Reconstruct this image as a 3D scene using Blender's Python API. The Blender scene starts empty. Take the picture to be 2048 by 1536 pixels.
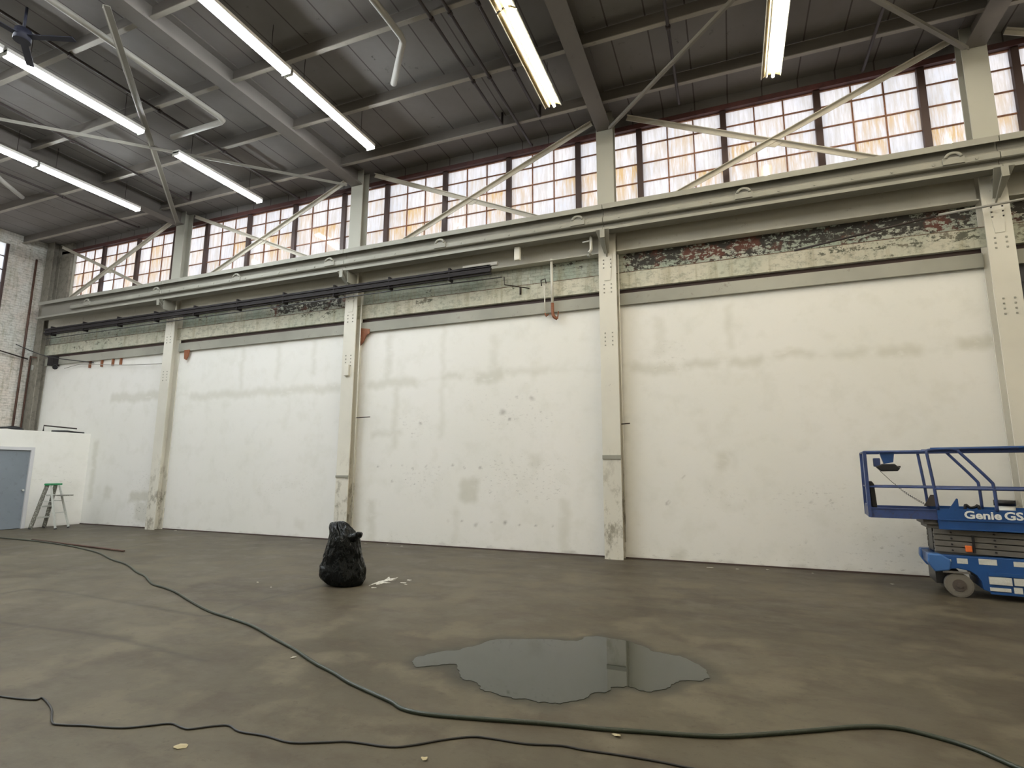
import bpy, math, random
import numpy as np
from mathutils import Vector, Matrix, noise as mnoise
random.seed(7)
S = bpy.context.scene
COL = S.collection

# ------------------------------------------------------------------ camera
cam = bpy.data.objects.new('camera', bpy.data.cameras.new('camera'))
COL.objects.link(cam); S.camera = cam
cam.data.sensor_width = 36.0
cam.data.lens = 1094.44/2048*36.0
YAW, PITCH, ROLL = .3782, .1548, .0045
_cy, _sy, _cp, _sp = math.cos(YAW), math.sin(YAW), math.cos(PITCH), math.sin(PITCH)
fwd = Vector((-_sy*_cp, _cy*_cp, _sp)); rgt = Vector((_cy, _sy, 0)); upv = rgt.cross(fwd)
r_ = rgt*math.cos(ROLL)+upv*math.sin(ROLL); u_ = -rgt*math.sin(ROLL)+upv*math.cos(ROLL)
cam.matrix_world = Matrix(((r_.x, u_.x, -fwd.x, 0), (r_.y, u_.y, -fwd.y, 0), (r_.z, u_.z, -fwd.z, 1.6), (0, 0, 0, 1)))
cam.data.clip_end = 200

# ------------------------------------------------------------------ daylight and exposure
W = bpy.data.worlds.new('overcast_sky'); S.world = W; W.use_nodes = True
W.node_tree.nodes['Background'].inputs[0].default_value = (0.93, 0.96, 1.0, 1)
W.node_tree.nodes['Background'].inputs[1].default_value = 1.45
vs = S.view_settings
vs.view_transform = 'Standard'; vs.look = 'None'; vs.gamma = 1.0; vs.use_curve_mapping = False
vs.exposure = 0.0
TUBE_COOL, TUBE_WARM = 110.0, 112.0

# ------------------------------------------------------------------ material helpers
def newmat(name):
    m = bpy.data.materials.new(name); m.use_nodes = True
    nt = m.node_tree
    return m, nt, nt.nodes['Principled BSDF']
def N(nt, kind, **kw):
    n = nt.nodes.new(kind)
    for k, v in kw.items():
        if hasattr(n, k): setattr(n, k, v)
        else: n.inputs[k].default_value = v
    return n
def geo_pos(nt, scale=(1, 1, 1)):
    g = N(nt, 'ShaderNodeNewGeometry'); mp = N(nt, 'ShaderNodeMapping')
    mp.inputs['Scale'].default_value = scale
    nt.links.new(g.outputs['Position'], mp.inputs['Vector'])
    return mp.outputs[0]
def noise(nt, vec, scale, detail=4, rough=.6):
    n = N(nt, 'ShaderNodeTexNoise'); n.inputs['Scale'].default_value = scale
    n.inputs['Detail'].default_value = detail; n.inputs['Roughness'].default_value = rough
    nt.links.new(vec, n.inputs['Vector']); return n.outputs['Fac']
def ramp(nt, val, a, b, ca=0., cb=1.):
    m = N(nt, 'ShaderNodeMapRange'); m.clamp = True
    nt.links.new(val, m.inputs[0]) if not isinstance(val, float) else None
    for i, v in enumerate((a, b, ca, cb)): m.inputs[i+1].default_value = v
    return m.outputs[0]
def math_(nt, op, a, b=None):
    m = N(nt, 'ShaderNodeMath'); m.operation = op
    for i, v in enumerate((a, b)):
        if v is None: continue
        if isinstance(v, (int, float)): m.inputs[i].default_value = v
        else: nt.links.new(v, m.inputs[i])
    return m.outputs[0]
def mix(nt, fac, a, b, mode='MIX'):
    m = N(nt, 'ShaderNodeMix'); m.data_type = 'RGBA'; m.blend_type = mode
    if isinstance(fac, (int, float)): m.inputs[0].default_value = fac
    else: nt.links.new(fac, m.inputs[0])
    for i, v in ((6, a), (7, b)):
        if isinstance(v, tuple): m.inputs[i].default_value = (*v, 1) if len(v) == 3 else v
        else: nt.links.new(v, m.inputs[i])
    return m.outputs[2]
def bump(nt, bs, h, strength=.2, dist=.01):
    b = N(nt, 'ShaderNodeBump'); b.inputs['Strength'].default_value = strength; b.inputs['Distance'].default_value = dist
    nt.links.new(h, b.inputs['Height']); nt.links.new(b.outputs[0], bs.inputs['Normal'])

def paint(name, base, dirt=(.12, .09, .06), amount=.35, scale=3., rough=.6, metal=0., var=.12, stretch=(1, 1, 1), thr=.62, spots=True, foot=False):
    m, nt, bs = newmat(name)
    p = geo_pos(nt, stretch)
    n1 = noise(nt, p, scale*.35, 4); n2 = noise(nt, p, scale*4, 8, .75)
    lo = tuple(c*(1-var) for c in base); hi = tuple(min(1, c*(1+var*.7)) for c in base)
    c = mix(nt, ramp(nt, n1, .3, .7), lo, hi)
    if spots:
        d = math_(nt, 'MULTIPLY', ramp(nt, n2, thr, thr+.08), amount)
        c = mix(nt, d, c, dirt)
    if foot:   # kick marks and oil worn onto the lowest two metres
        g = N(nt, 'ShaderNodeNewGeometry'); sp = N(nt, 'ShaderNodeSeparateXYZ'); nt.links.new(g.outputs['Position'], sp.inputs[0])
        low = ramp(nt, sp.outputs[2], 2.1, .9); n3 = noise(nt, geo_pos(nt, (1, 1, .6)), 5, 6, .7)
        c = mix(nt, math_(nt, 'MULTIPLY', math_(nt, 'GREATER_THAN', sp.outputs[2], 6.55), .8), c, (.30, .295, .245))   # backlit darkness above the crane girder, painted into the column colour
        c = mix(nt, math_(nt, 'MULTIPLY', low, math_(nt, 'MULTIPLY', ramp(nt, n3, .50, .62), .75)), c, (.20, .175, .12))
    nt.links.new(c, bs.inputs['Base Color'])
    bs.inputs['Roughness'].default_value = rough; bs.inputs['Metallic'].default_value = metal
    bump(nt, bs, n2, .12, .006)
    return m
def plain(name, base, rough=.5, metal=0., var=.06):
    return paint(name, base, rough=rough, metal=metal, var=var, spots=False)
def emit(name, col, st):
    m, nt, bs = newmat(name)
    bs.inputs['Base Color'].default_value = (.8, .8, .8, 1)
    bs.inputs['Emission Color'].default_value = (*col, 1); bs.inputs['Emission Strength'].default_value = st
    return m

M = {}
M['steel'] = paint('old_white_steel_paint', (.285, .278, .235), amount=.7, scale=2.2, thr=.63, dirt=(.2, .13, .08))
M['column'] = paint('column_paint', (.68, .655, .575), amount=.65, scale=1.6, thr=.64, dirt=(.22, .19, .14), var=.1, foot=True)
M['roofsteel'] = paint('roof_steel_paint', (.145, .130, .115), amount=.4, scale=1.5, thr=.6, dirt=(.08, .06, .05), var=.2)
M['purlin'] = paint('purlin_paint', (.30, .275, .235), amount=.4, scale=1.5, thr=.6, dirt=(.07, .05, .04), var=.25)
M['brace'] = paint('brace_paint', (.50, .465, .39), amount=.5, scale=3, thr=.63, dirt=(.2, .12, .08))
M['darkpipe'] = paint('dark_red_pipe', (.028, .018, .016), amount=.5, scale=4, dirt=(.02, .02, .02))
M['lightpipe'] = paint('grey_pipe', (.32, .305, .27), amount=.3, scale=4)
M['headred'] = paint('red_brown_steel', (.10, .035, .03), amount=.5, scale=1.2, dirt=(.04, .02, .02), thr=.5, var=.5)
M['mullion'] = paint('mullion_brown', (.06, .035, .03), amount=.4, scale=2, dirt=(.03, .02, .02))
M['muntin'] = paint('rusty_muntin', (.30, .14, .08), amount=.6, scale=4, dirt=(.16, .07, .03), thr=.5, var=.3)
M['lintel'] = paint('lintel_steel', (.34, .335, .285), amount=.5, scale=1.2, thr=.6, var=.3, dirt=(.16, .13, .1))
M['band'] = paint('conductor_band', (.012, .009, .010), amount=.4, scale=3, dirt=(.04, .035, .03), thr=.6, rough=.85)
M['fixture'] = plain('fixture_enamel', (.75, .74, .70), .35)
M['reflector'] = plain('dimmed_reflector', (.13, .10, .045), .6)  # enamel colour darkened to hold back the tube glare on it
M['webshade'] = paint('shaded_girder_web', (.20, .19, .16), amount=.5, scale=2, thr=.6, dirt=(.14, .11, .08), var=.2)  # shade below the flange lip painted into the web colour
M['spandrel'] = paint('spandrel_paint', (.52, .50, .43), amount=.5, scale=1.6, thr=.6, dirt=(.2, .15, .1), var=.15)
M['purlinshade'] = paint('shaded_purlin_web', (.13, .115, .10), amount=.4, scale=1.5, var=.2)  # same paint as the flange, with the shadow above it put into the colour
M['oldrust'] = paint('old_rust_paint', (.10, .05, .035), amount=.6, scale=6, dirt=(.05, .03, .02), thr=.5, var=.3)
M['roofbrace'] = paint('roof_brace_paint', (.22, .205, .175), amount=.5, scale=3, thr=.6, dirt=(.12, .08, .06))
M['rust'] = paint('rust', (.24, .085, .035), amount=.6, scale=9, dirt=(.12, .04, .02), thr=.5)
M['blue'] = paint('lift_blue', (.012, .064, .215), amount=.5, scale=5, rough=.38, dirt=(.02, .03, .06), var=.25, thr=.6)
M['fanblue'] = plain('fan_dark_blue', (.018, .020, .04), .6)
M['bluel'] = paint('lift_blue_light', (.045, .13, .34), amount=.4, scale=5, rough=.35, dirt=(.03, .05, .1), var=.2)
M['railblue'] = paint('lift_rail_blue', (.035, .06, .17), amount=.7, scale=8, rough=.4, dirt=(.06, .045, .05), thr=.55, var=.3)
M['greysteel'] = paint('scissor_grey', (.15, .14, .125), amount=.5, scale=6, rough=.5, dirt=(.06, .05, .04), var=.2)
M['black'] = plain('black_plastic', (.012, .012, .014), .35)
M['rubber'] = paint('wheel_rubber', (.16, .145, .12), amount=.5, scale=9, rough=.8, dirt=(.07, .06, .05), var=.15)
M['hub'] = paint('wheel_hub', (.075, .06, .05), amount=.5, scale=9, rough=.7)
M['white'] = plain('white_plastic', (.78, .78, .75), .4)
M['sticker'] = paint('decal_paper', (.62, .62, .58), amount=.7, scale=22, dirt=(.25, .16, .13), thr=.56, stretch=(1, 1, 3))
M['orange'] = plain('orange_plastic', (.75, .16, .03), .5)
M['alum'] = paint('ladder_metal', (.55, .56, .52), amount=.4, scale=8, rough=.4, dirt=(.2, .2, .17), thr=.55)
M['ladrail'] = paint('ladder_stained_rail', (.13, .125, .10), amount=.7, scale=8, rough=.5, dirt=(.62, .62, .57), thr=.52)
M['green'] = plain('ladder_cap_green', (.015, .22, .08), .45)
M['doorblue'] = paint('door_grey_blue', (.20, .23, .265), amount=.35, scale=1.4, rough=.42, dirt=(.14, .14, .15), thr=.55, var=.18)
M['frame'] = plain('door_frame_white', (.62, .62, .64), .45)
M['hose'] = paint('hose_green', (.018, .026, .014), amount=.4, scale=12, rough=.4, dirt=(.07, .065, .05), thr=.55)
M['cable'] = plain('black_cable', (.012, .011, .01), .45)
M['paper'] = plain('paper_scrap', (.62, .60, .52), .8)
M['leaf'] = plain('dry_leaf', (.42, .36, .22), .8)
M['spill'] = paint('white_powder', (.8, .79, .72), amount=.8, scale=8, dirt=(.2, .18, .15), thr=.48)
M['darkwall'] = paint('dark_opening_panel', (.05, .05, .06), amount=.3, scale=2)
M['peeledge'] = paint('peeling_yellow_edge', (.50, .46, .30), amount=.9, scale=1.8, dirt=(.14, .09, .05), thr=.45, var=.25)
M['ledge'] = paint('rusty_ledge_line', (.30, .26, .19), amount=.9, scale=1.3, dirt=(.11, .055, .03), thr=.42, var=.3)
M['corner_shade_dirt'] = paint('shaded_dirty_corner_steel', (.25, .23, .19), amount=.6, scale=1.6, dirt=(.13, .115, .095), thr=.5, var=.3)  # corner shade and brown dirt both put into this dark colour
M['box'] = paint('junction_grey', (.36, .36, .33), amount=.3, scale=5)

# plaster wall: attribute stain.R = olive repaint patches, stain.G = scuffs, stain.B = grime dots, darker floor line and pillar edges
def wall_mat():
    m, nt, bs = newmat('white_plaster')
    p = geo_pos(nt)
    a = N(nt, 'ShaderNodeAttribute'); a.attribute_name = 'stain'
    sep = N(nt, 'ShaderNodeSeparateColor'); nt.links.new(a.outputs['Color'], sep.inputs[0])
    big = noise(nt, p, .55, 3, .55); mid = noise(nt, p, 2.6, 5, .6)
    c = mix(nt, ramp(nt, big, .3, .7), (.81, .80, .75), (.84, .825, .79))
    c = mix(nt, math_(nt, 'MULTIPLY', ramp(nt, mid, .5, .72), .35), c, (.68, .67, .60))
    # olive repaint patches with broken edges
    ol = math_(nt, 'MULTIPLY', sep.outputs[0], ramp(nt, noise(nt, geo_pos(nt, (.5, .5, 1)), 8., 4, .55), .22, .42))
    c = mix(nt, math_(nt, 'MULTIPLY', ol, .40), c, (.50, .485, .39))
    # scuffs
    ps = geo_pos(nt, (1, 1, 2.4)); ns = noise(nt, ps, 9, 7, .75)
    sc = math_(nt, 'MULTIPLY', ramp(nt, ns, .57, .64), math_(nt, 'ADD', math_(nt, 'MULTIPLY', sep.outputs[1], 1.1), .05))
    sc = math_(nt, 'MINIMUM', sc, 1.)
    c = mix(nt, math_(nt, 'MULTIPLY', sc, .65), c, (.20, .19, .165))
    gr = math_(nt, 'MULTIPLY', sep.outputs[2], ramp(nt, mid, .25, .65))
    c = mix(nt, math_(nt, 'MULTIPLY', gr, .7), c, (.20, .18, .15))
    nt.links.new(c, bs.inputs['Base Color']); bs.inputs['Roughness'].default_value = .62
    bump(nt, bs, mid, .15, .01)
    return m
M['wall'] = wall_mat()

def brick_mat(name, paintA, paintB, peel_attr, peel_base, brick=(.20, .065, .045), grime=(.06, .055, .045), joints=.45):
    m, nt, bs = newmat(name)
    g = N(nt, 'ShaderNodeNewGeometry'); sp = N(nt, 'ShaderNodeSeparateXYZ'); nt.links.new(g.outputs['Position'], sp.inputs[0])
    cb = N(nt, 'ShaderNodeCombineXYZ')
    nt.links.new(math_(nt, 'ADD', sp.outputs[0], sp.outputs[1]), cb.inputs[0]); nt.links.new(sp.outputs[2], cb.inputs[1])
    b = N(nt, 'ShaderNodeTexBrick'); nt.links.new(cb.outputs[0], b.inputs['Vector'])
    b.inputs['Scale'].default_value = 1.0; b.inputs['Brick Width'].default_value = .21; b.inputs['Row Height'].default_value = .075
    b.inputs['Mortar Size'].default_value = .006; b.inputs['Color1'].default_value = (1, 1, 1, 1); b.inputs['Color2'].default_value = (.0, .0, .0, 1); b.inputs['Mortar'].default_value = (.5, .5, .5, 1)
    p = geo_pos(nt)
    n1 = noise(nt, p, .9, 4); n2 = noise(nt, geo_pos(nt, (1, 1, 1.6)), 8.5, 8, .74); n3 = noise(nt, p, 2.2, 4)
    c = mix(nt, ramp(nt, n1, .38, .62), paintA, paintB)
    c = mix(nt, math_(nt, 'MULTIPLY', b.outputs['Fac'], joints), c, tuple(x*.45 for x in paintA))
    st = noise(nt, geo_pos(nt, (5, 5, .45)), 1.6, 5, .65)
    c = mix(nt, math_(nt, 'MULTIPLY', ramp(nt, st, .5, .68), .5), c, (.30, .26, .15))
    c = mix(nt, math_(nt, 'MULTIPLY', ramp(nt, n2, .49, .60), .5), c, (.20, .20, .15))
    a = N(nt, 'ShaderNodeAttribute'); a.attribute_name = 'stain'
    sep = N(nt, 'ShaderNodeSeparateColor'); nt.links.new(a.outputs['Color'], sep.inputs[0])
    if peel_attr:
        lvl = math_(nt, 'ADD', math_(nt, 'MULTIPLY', sep.outputs[0], .34), peel_base)
    else:
        lvl = math_(nt, 'ADD', 0.0, peel_base)
    bb = math_(nt, 'MULTIPLY', b.outputs['Color'], .10)
    v = math_(nt, 'ADD', math_(nt, 'ADD', n2, bb), lvl)
    pe = ramp(nt, v, .78, .82)
    under = mix(nt, ramp(nt, n3, .52, .6), grime, brick)
    c = mix(nt, pe, c, under)
    c = mix(nt, math_(nt, 'MULTIPLY', sep.outputs[2], ramp(nt, n2, .3, .6)), c, grime)
    nt.links.new(c, bs.inputs['Base Color']); bs.inputs['Roughness'].default_value = .8
    bump(nt, bs, math_(nt, 'SUBTRACT', n2, b.outputs['Fac']), .5, .012)
    return m
M['frieze'] = brick_mat('peeling_green_brick', (.36, .41, .34), (.52, .52, .45), True, .06, brick=(.13, .05, .035), grime=(.045, .04, .034))
M['bandpaint'] = brick_mat('peeling_concrete_band', (.60, .575, .47), (.50, .52, .42), True, -.04, brick=(.22, .2, .15), grime=(.12, .12, .09), joints=.0)
M['endbrick'] = brick_mat('painted_brick_end_wall', (.62, .56, .50), (.62, .63, .59), True, -.04, brick=(.3, .2, .16), grime=(.15, .12, .1))

def floor_mat():
    m, nt, bs = newmat('worn_concrete_floor')
    p = geo_pos(nt)
    a = N(nt, 'ShaderNodeAttribute'); a.attribute_name = 'stain'
    sep = N(nt, 'ShaderNodeSeparateColor'); nt.links.new(a.outputs['Color'], sep.inputs[0])
    n1 = noise(nt, p, .35, 4, .55); n2 = noise(nt, p, 1.6, 6, .65); n3 = noise(nt, p, 14, 8, .75); n4 = noise(nt, geo_pos(nt, (.55, 1.2, 1)), 2.3, 8, .72)
    c = mix(nt, ramp(nt, n1, .35, .65), (.074, .063, .043), (.108, .094, .066))
    c = mix(nt, math_(nt, 'MULTIPLY', ramp(nt, n4, .47, .63), .65), c, (.062, .048, .034))
    c = mix(nt, math_(nt, 'MULTIPLY', ramp(nt, n2, .50, .62), .7), c, (.140, .122, .086))
    c = mix(nt, math_(nt, 'MULTIPLY', ramp(nt, n3, .57, .66), .45), c, (.045, .038, .028))
    c = mix(nt, math_(nt, 'MULTIPLY', sep.outputs[1], .75), c, (.032, .028, .022))
    c = mix(nt, math_(nt, 'MULTIPLY', sep.outputs[0], .7), c, (.032, .033, .027))
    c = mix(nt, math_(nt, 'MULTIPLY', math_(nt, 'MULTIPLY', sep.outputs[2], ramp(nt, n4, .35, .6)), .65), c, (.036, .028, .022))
    nt.links.new(c, bs.inputs['Base Color'])
    nt.links.new(ramp(nt, n2, .3, .7, .40, .60), bs.inputs['Roughness']); bs.inputs['Specular IOR Level'].default_value = .16
    bump(nt, bs, n3, .25, .004)
    return m
M['floor'] = floor_mat()

def deck_mat():
    m, nt, bs = newmat('roof_deck_panels')
    g = N(nt, 'ShaderNodeNewGeometry'); sp = N(nt, 'ShaderNodeSeparateXYZ'); nt.links.new(g.outputs['Position'], sp.inputs[0])
    p = geo_pos(nt); n1 = noise(nt, p, .5, 5); n2 = noise(nt, p, 5, 7, .7)
    c = mix(nt, ramp(nt, n1, .35, .65), (.155, .140, .126), (.205, .193, .186))
    fr = math_(nt, 'FRACT', math_(nt, 'MULTIPLY', sp.outputs[0], 1/.61))
    seam = math_(nt, 'LESS_THAN', math_(nt, 'ABSOLUTE', math_(nt, 'SUBTRACT', fr, .5)), .02)
    c = mix(nt, math_(nt, 'MULTIPLY', seam, .7), c, (.03, .022, .018))
    blot = math_(nt, 'MULTIPLY', ramp(nt, n2, .62, .70), ramp(nt, n1, .5, .6))
    c = mix(nt, math_(nt, 'MULTIPLY', blot, .8), c, (.03, .025, .02))
    nt.links.new(c, bs.inputs['Base Color']); bs.inputs['Roughness'].default_value = .8
    bump(nt, bs, n2, .2, .01)
    return m
M['deck'] = deck_mat()

def pane_mat():
    m, nt, bs = newmat('stained_translucent_pane')
    a = N(nt, 'ShaderNodeAttribute'); a.attribute_name = 'stain'
    sep = N(nt, 'ShaderNodeSeparateColor'); nt.links.new(a.outputs['Color'], sep.inputs[0])
    streak = noise(nt, geo_pos(nt, (9, 9, .8)), 2.5, 5, .65); cloud = noise(nt, geo_pos(nt), 1.3, 4)
    c = mix(nt, ramp(nt, cloud, .35, .65), (.74, .73, .76), (.90, .84, .83))
    c = mix(nt, math_(nt, 'MULTIPLY', ramp(nt, streak, .42, .62), .6), c, (.60, .54, .47))
    r = math_(nt, 'MULTIPLY', sep.outputs[0], ramp(nt, streak, .35, .6))
    c = mix(nt, math_(nt, 'MINIMUM', r, .85), c, (.72, .45, .17))
    c = mix(nt, sep.outputs[1], c, (.97, .98, 1.))
    tr = N(nt, 'ShaderNodeBsdfTranslucent'); nt.links.new(c, tr.inputs[0])
    gl = N(nt, 'ShaderNodeBsdfGlossy'); gl.inputs['Roughness'].default_value = .06
    ms = N(nt, 'ShaderNodeMixShader'); ms.inputs[0].default_value = .07
    nt.links.new(tr.outputs[0], ms.inputs[1]); nt.links.new(gl.outputs[0], ms.inputs[2])
    nt.links.new(ms.outputs[0], nt.nodes['Material Output'].inputs[0])
    return m
M['pane'] = pane_mat()

def water_mat():
    m, nt, bs = newmat('puddle_water')
    bs.inputs['Base Color'].default_value = (.035, .038, .030, 1)
    bs.inputs['Roughness'].default_value = .015; bs.inputs['IOR'].default_value = 1.38
    return m
M['water'] = water_mat()
def bag_mat():
    m, nt, bs = newmat('black_bag_plastic')
    bs.inputs['Base Color'].default_value = (.004, .005, .005, 1); bs.inputs['Roughness'].default_value = .16; bs.inputs['Specular IOR Level'].default_value = .2
    n = noise(nt, geo_pos(nt, (1.3, 1.3, .6)), 8, 3, .5); bump(nt, bs, n, 1.0, .06)
    return m
M['bag'] = bag_mat()
M['tube_cool'] = emit('lit_tube_cool', (.90, .96, 1.0), TUBE_COOL)
M['tube_warm'] = emit('lit_tube_warm', (1.0, .92, .75), TUBE_WARM)
M['tube_off'] = plain('dim_tube', (.85, .8, .65), .3)

# ------------------------------------------------------------------ mesh helpers
OFF = {}
def tag(o, label=None, cat=None, group=None, kind=None):
    if label: o['label'] = label
    if cat: o['category'] = cat
    if group: o['group'] = group
    if kind: o['kind'] = kind
    return o
def empty(name, loc, label=None, cat=None, group=None, kind=None, rz=0.):
    o = bpy.data.objects.new(name, None); COL.objects.link(o); o.location = loc; o.rotation_euler.z = rz
    o.empty_display_size = .1
    OFF[o.name] = Vector(loc) if rz == 0 else Vector((0, 0, 0))
    return tag(o, label, cat, group, kind)
class MB:
    def __init__(s): s.v = []; s.f = []; s.sm = []
    def add(s, vs, fs, smooth=False):
        b = len(s.v); s.v += [Vector(v) for v in vs]; s.f += [tuple(b+i for i in f) for f in fs]; s.sm += [smooth]*len(fs); return s
    def box(s, x0, x1, y0, y1, z0, z1):
        if x0 > x1: x0, x1 = x1, x0
        if y0 > y1: y0, y1 = y1, y0
        if z0 > z1: z0, z1 = z1, z0
        return s.add([(x0, y0, z0), (x1, y0, z0), (x1, y1, z0), (x0, y1, z0), (x0, y0, z1), (x1, y0, z1), (x1, y1, z1), (x0, y1, z1)],
              [(3, 2, 1, 0), (4, 5, 6, 7), (0, 1, 5, 4), (1, 2, 6, 5), (2, 3, 7, 6), (3, 0, 4, 7)])
    def bar(s, p, q, w, h, up=(0, 0, 1)):
        p = Vector(p); q = Vector(q); d = (q-p).normalized(); up = Vector(up)
        if abs(d.dot(up)) > .99: up = Vector((1, 0, 0))
        a = d.cross(up).normalized(); b = a.cross(d).normalized()
        vs = [c+a*i*w/2+b*j*h/2 for c in (p, q) for i, j in ((-1, -1), (1, -1), (1, 1), (-1, 1))]
        return s.add(vs, [(0, 1, 2, 3), (7, 6, 5, 4), (0, 4, 5, 1), (1, 5, 6, 2), (2, 6, 7, 3), (3, 7, 4, 0)])
    def tube(s, pts, r, seg=8, caps=True):
        pts = [Vector(p) for p in pts]; n = len(pts); rs = r if isinstance(r, (list, tuple)) else [r]*n
        b = len(s.v); prev = None
        for i, p in enumerate(pts):
            d = (pts[min(i+1, n-1)]-pts[max(i-1, 0)]).normalized()
            if prev is None:
                a = d.cross(Vector((0, 0, 1)))
                if a.length < .01: a = d.cross(Vector((1, 0, 0)))
            else: a = prev-d*prev.dot(d)
            a.normalize(); prev = a; c = d.cross(a)
            for k in range(seg):
                t = 2*math.pi*k/seg; s.v.append(p+(a*math.cos(t)+c*math.sin(t))*rs[i])
        for i in range(n-1):
            for k in range(seg):
                k2 = (k+1) % seg
                s.f.append((b+i*seg+k, b+i*seg+k2, b+(i+1)*seg+k2, b+(i+1)*seg+k)); s.sm.append(True)
        if caps:
            s.f.append(tuple(b+k for k in reversed(range(seg)))); s.sm.append(False)
            s.f.append(tuple(b+(n-1)*seg+k for k in range(seg))); s.sm.append(False)
        return s
    def prism(s, prof, x0, x1, axis='x'):
        # prof = closed loop; axis x: (y,z), axis y: (x,z), axis z: (x,y)
        f = {'x': lambda t, p: (t, p[0], p[1]), 'y': lambda t, p: (p[0], t, p[1]), 'z': lambda t, p: (p[0], p[1], t)}[axis]
        n = len(prof)
        return s.add([f(x0, p) for p in prof]+[f(x1, p) for p in prof],
              [tuple(reversed(range(n))), tuple(range(n, 2*n))]+[(i, (i+1) % n, n+(i+1) % n, n+i) for i in range(n)])
    def build(s, name, mat, parent=None, local=False):
        me = bpy.data.meshes.new(name); o = bpy.data.objects.new(name, me); COL.objects.link(o)
        if parent is not None:
            off = Vector((0, 0, 0)) if local else OFF.get(parent.name, Vector((0, 0, 0)))
            o.parent = parent; OFF[o.name] = off
        else:
            xs = [v.x for v in s.v]; ys = [v.y for v in s.v]; zs = [v.z for v in s.v]
            off = Vector(((min(xs)+max(xs))/2, (min(ys)+max(ys))/2, min(zs))); o.location = off; OFF[o.name] = off
        me.from_pydata([tuple(v-off) for v in s.v], [], s.f)
        import bmesh
        bm = bmesh.new(); bm.from_mesh(me); bmesh.ops.recalc_face_normals(bm, faces=bm.faces); bm.to_mesh(me); bm.free()
        me.polygons.foreach_set('use_smooth', s.sm)
        me.materials.append(mat); me.update()
        return o
def bevel(o, w=.01, seg=2):
    m = o.modifiers.new('bevel', 'BEVEL'); m.width = w; m.segments = seg; m.limit_method = 'ANGLE'; return o
def smoothpath(pts, n=4):
    P = [Vector(p) for p in pts]; out = []
    for i in range(len(P)-1):
        a, b, c, d = P[max(i-1, 0)], P[i], P[i+1], P[min(i+2, len(P)-1)]
        for k in range(n):
            t = k/n
            out.append(.5*((2*b)+(-a+c)*t+(2*a-5*b+4*c-d)*t*t+(-a+3*b-3*c+d)*t**3))
    out.append(P[-1]); return out
def grid(name, o0, ua, va, lu, lv, step, mat, fn=None, parent=None):
    """flat wall or floor sheet with a per-vertex 'stain' attribute fn(U,V)->(R,G,B)"""
    nu = max(1, int(round(lu/step))); nv = max(1, int(round(lv/step)))
    U, V = np.meshgrid(np.linspace(0, lu, nu+1), np.linspace(0, lv, nv+1))
    ua = np.array(ua, float); va = np.array(va, float)
    co = np.array(o0, float)+U[..., None]*ua+V[..., None]*va
    me = bpy.data.meshes.new(name)
    idx = np.arange((nu+1)*(nv+1)).reshape(nv+1, nu+1)
    q = np.stack([idx[:-1, :-1], idx[:-1, 1:], idx[1:, 1:], idx[1:, :-1]], -1).reshape(-1, 4)
    me.vertices.add(co.reshape(-1, 3).shape[0]); me.vertices.foreach_set('co', co.reshape(-1))
    me.loops.add(q.size); me.loops.foreach_set('vertex_index', q.reshape(-1))
    me.polygons.add(len(q)); me.polygons.foreach_set('loop_start', np.arange(0, q.size, 4))
    try: me.polygons.foreach_set('loop_total', np.full(len(q), 4))
    except Exception: pass
    me.update(calc_edges=True); me.validate()
    at = me.color_attributes.new('stain', 'FLOAT_COLOR', 'POINT')
    c = np.zeros((co.reshape(-1, 3).shape[0], 4)); c[:, 3] = 1
    if fn is not None:
        R, G, B = fn(co[..., 0], co[..., 1], co[..., 2]); c[:, 0] = np.ravel(R); c[:, 1] = np.ravel(G); c[:, 2] = np.ravel(B)
    at.data.foreach_set('color', c.reshape(-1).astype(np.float32))
    ob = bpy.data.objects.new(name, me); COL.objects.link(ob); me.materials.append(mat)
    if parent: ob.parent = parent
    return ob
def softrect(x, z, r, e=.12):
    x0, z0, x1, z1 = r[:4]
    sx = np.clip((x-x0)/e+.5, 0, 1)*np.clip((x1-x)/e+.5, 0, 1)
    sz = np.clip((z-z0)/e+.5, 0, 1)*np.clip((z1-z)/e+.5, 0, 1)
    return sx*sz

# ------------------------------------------------------------------ layout
CX = [-20.255, -14.255, -8.155, -2.055, 4.045, 10.145]     # pillar centres
XL, XR, YB, ZD = -20.5, 12.5, -7.5, 8.85
YW = 10.45

# floor
CR = [[(-8.762, 4.392), (-8.787, 4.702), (-8.137, 4.78), (-6.856, 4.701), (-6.105, 4.655), (-5.491, 4.607), (-5.327, 4.721), (-5.435, 5.086), (-5.453, 5.722), (-5.337, 6.329)],
      [(-11.474, 7.798), (-11.799, 8.494), (-11.752, 8.978)], [(-7.6, 3.6), (-5.6, 3.75), (-4.2, 3.6)]]
PUD = [(-2.574, 4.242), (-2.601, 4.368), (-2.507, 4.527), (-2.351, 4.651), (-2.25, 4.865), (-2.218, 5.027), (-2.055, 5.14), (-1.78, 5.243), (-1.448, 5.318), (-1.407, 5.479), (-1.288, 5.546), (-0.983, 5.499), (-0.812, 5.406), (-0.735, 5.284), (-0.513, 5.253), (-0.407, 5.158), (-0.278, 4.995), (-0.245, 4.809), (-0.304, 4.729), (-0.449, 4.651), (-0.51, 4.5), (-0.628, 4.359), (-0.729, 4.376), (-0.808, 4.395), (-0.911, 4.336), (-0.929, 4.242), (-1.023, 4.155), (-1.069, 4.04), (-1.184, 3.922), (-1.329, 3.872), (-1.439, 3.897), (-1.519, 3.871), (-1.695, 3.912), (-1.79, 3.94), (-1.9, 4.054), (-1.996, 4.044), (-2.093, 4.146), (-2.206, 4.336), (-2.284, 4.304), (-2.42, 4.175), (-2.484, 4.149)]
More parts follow.
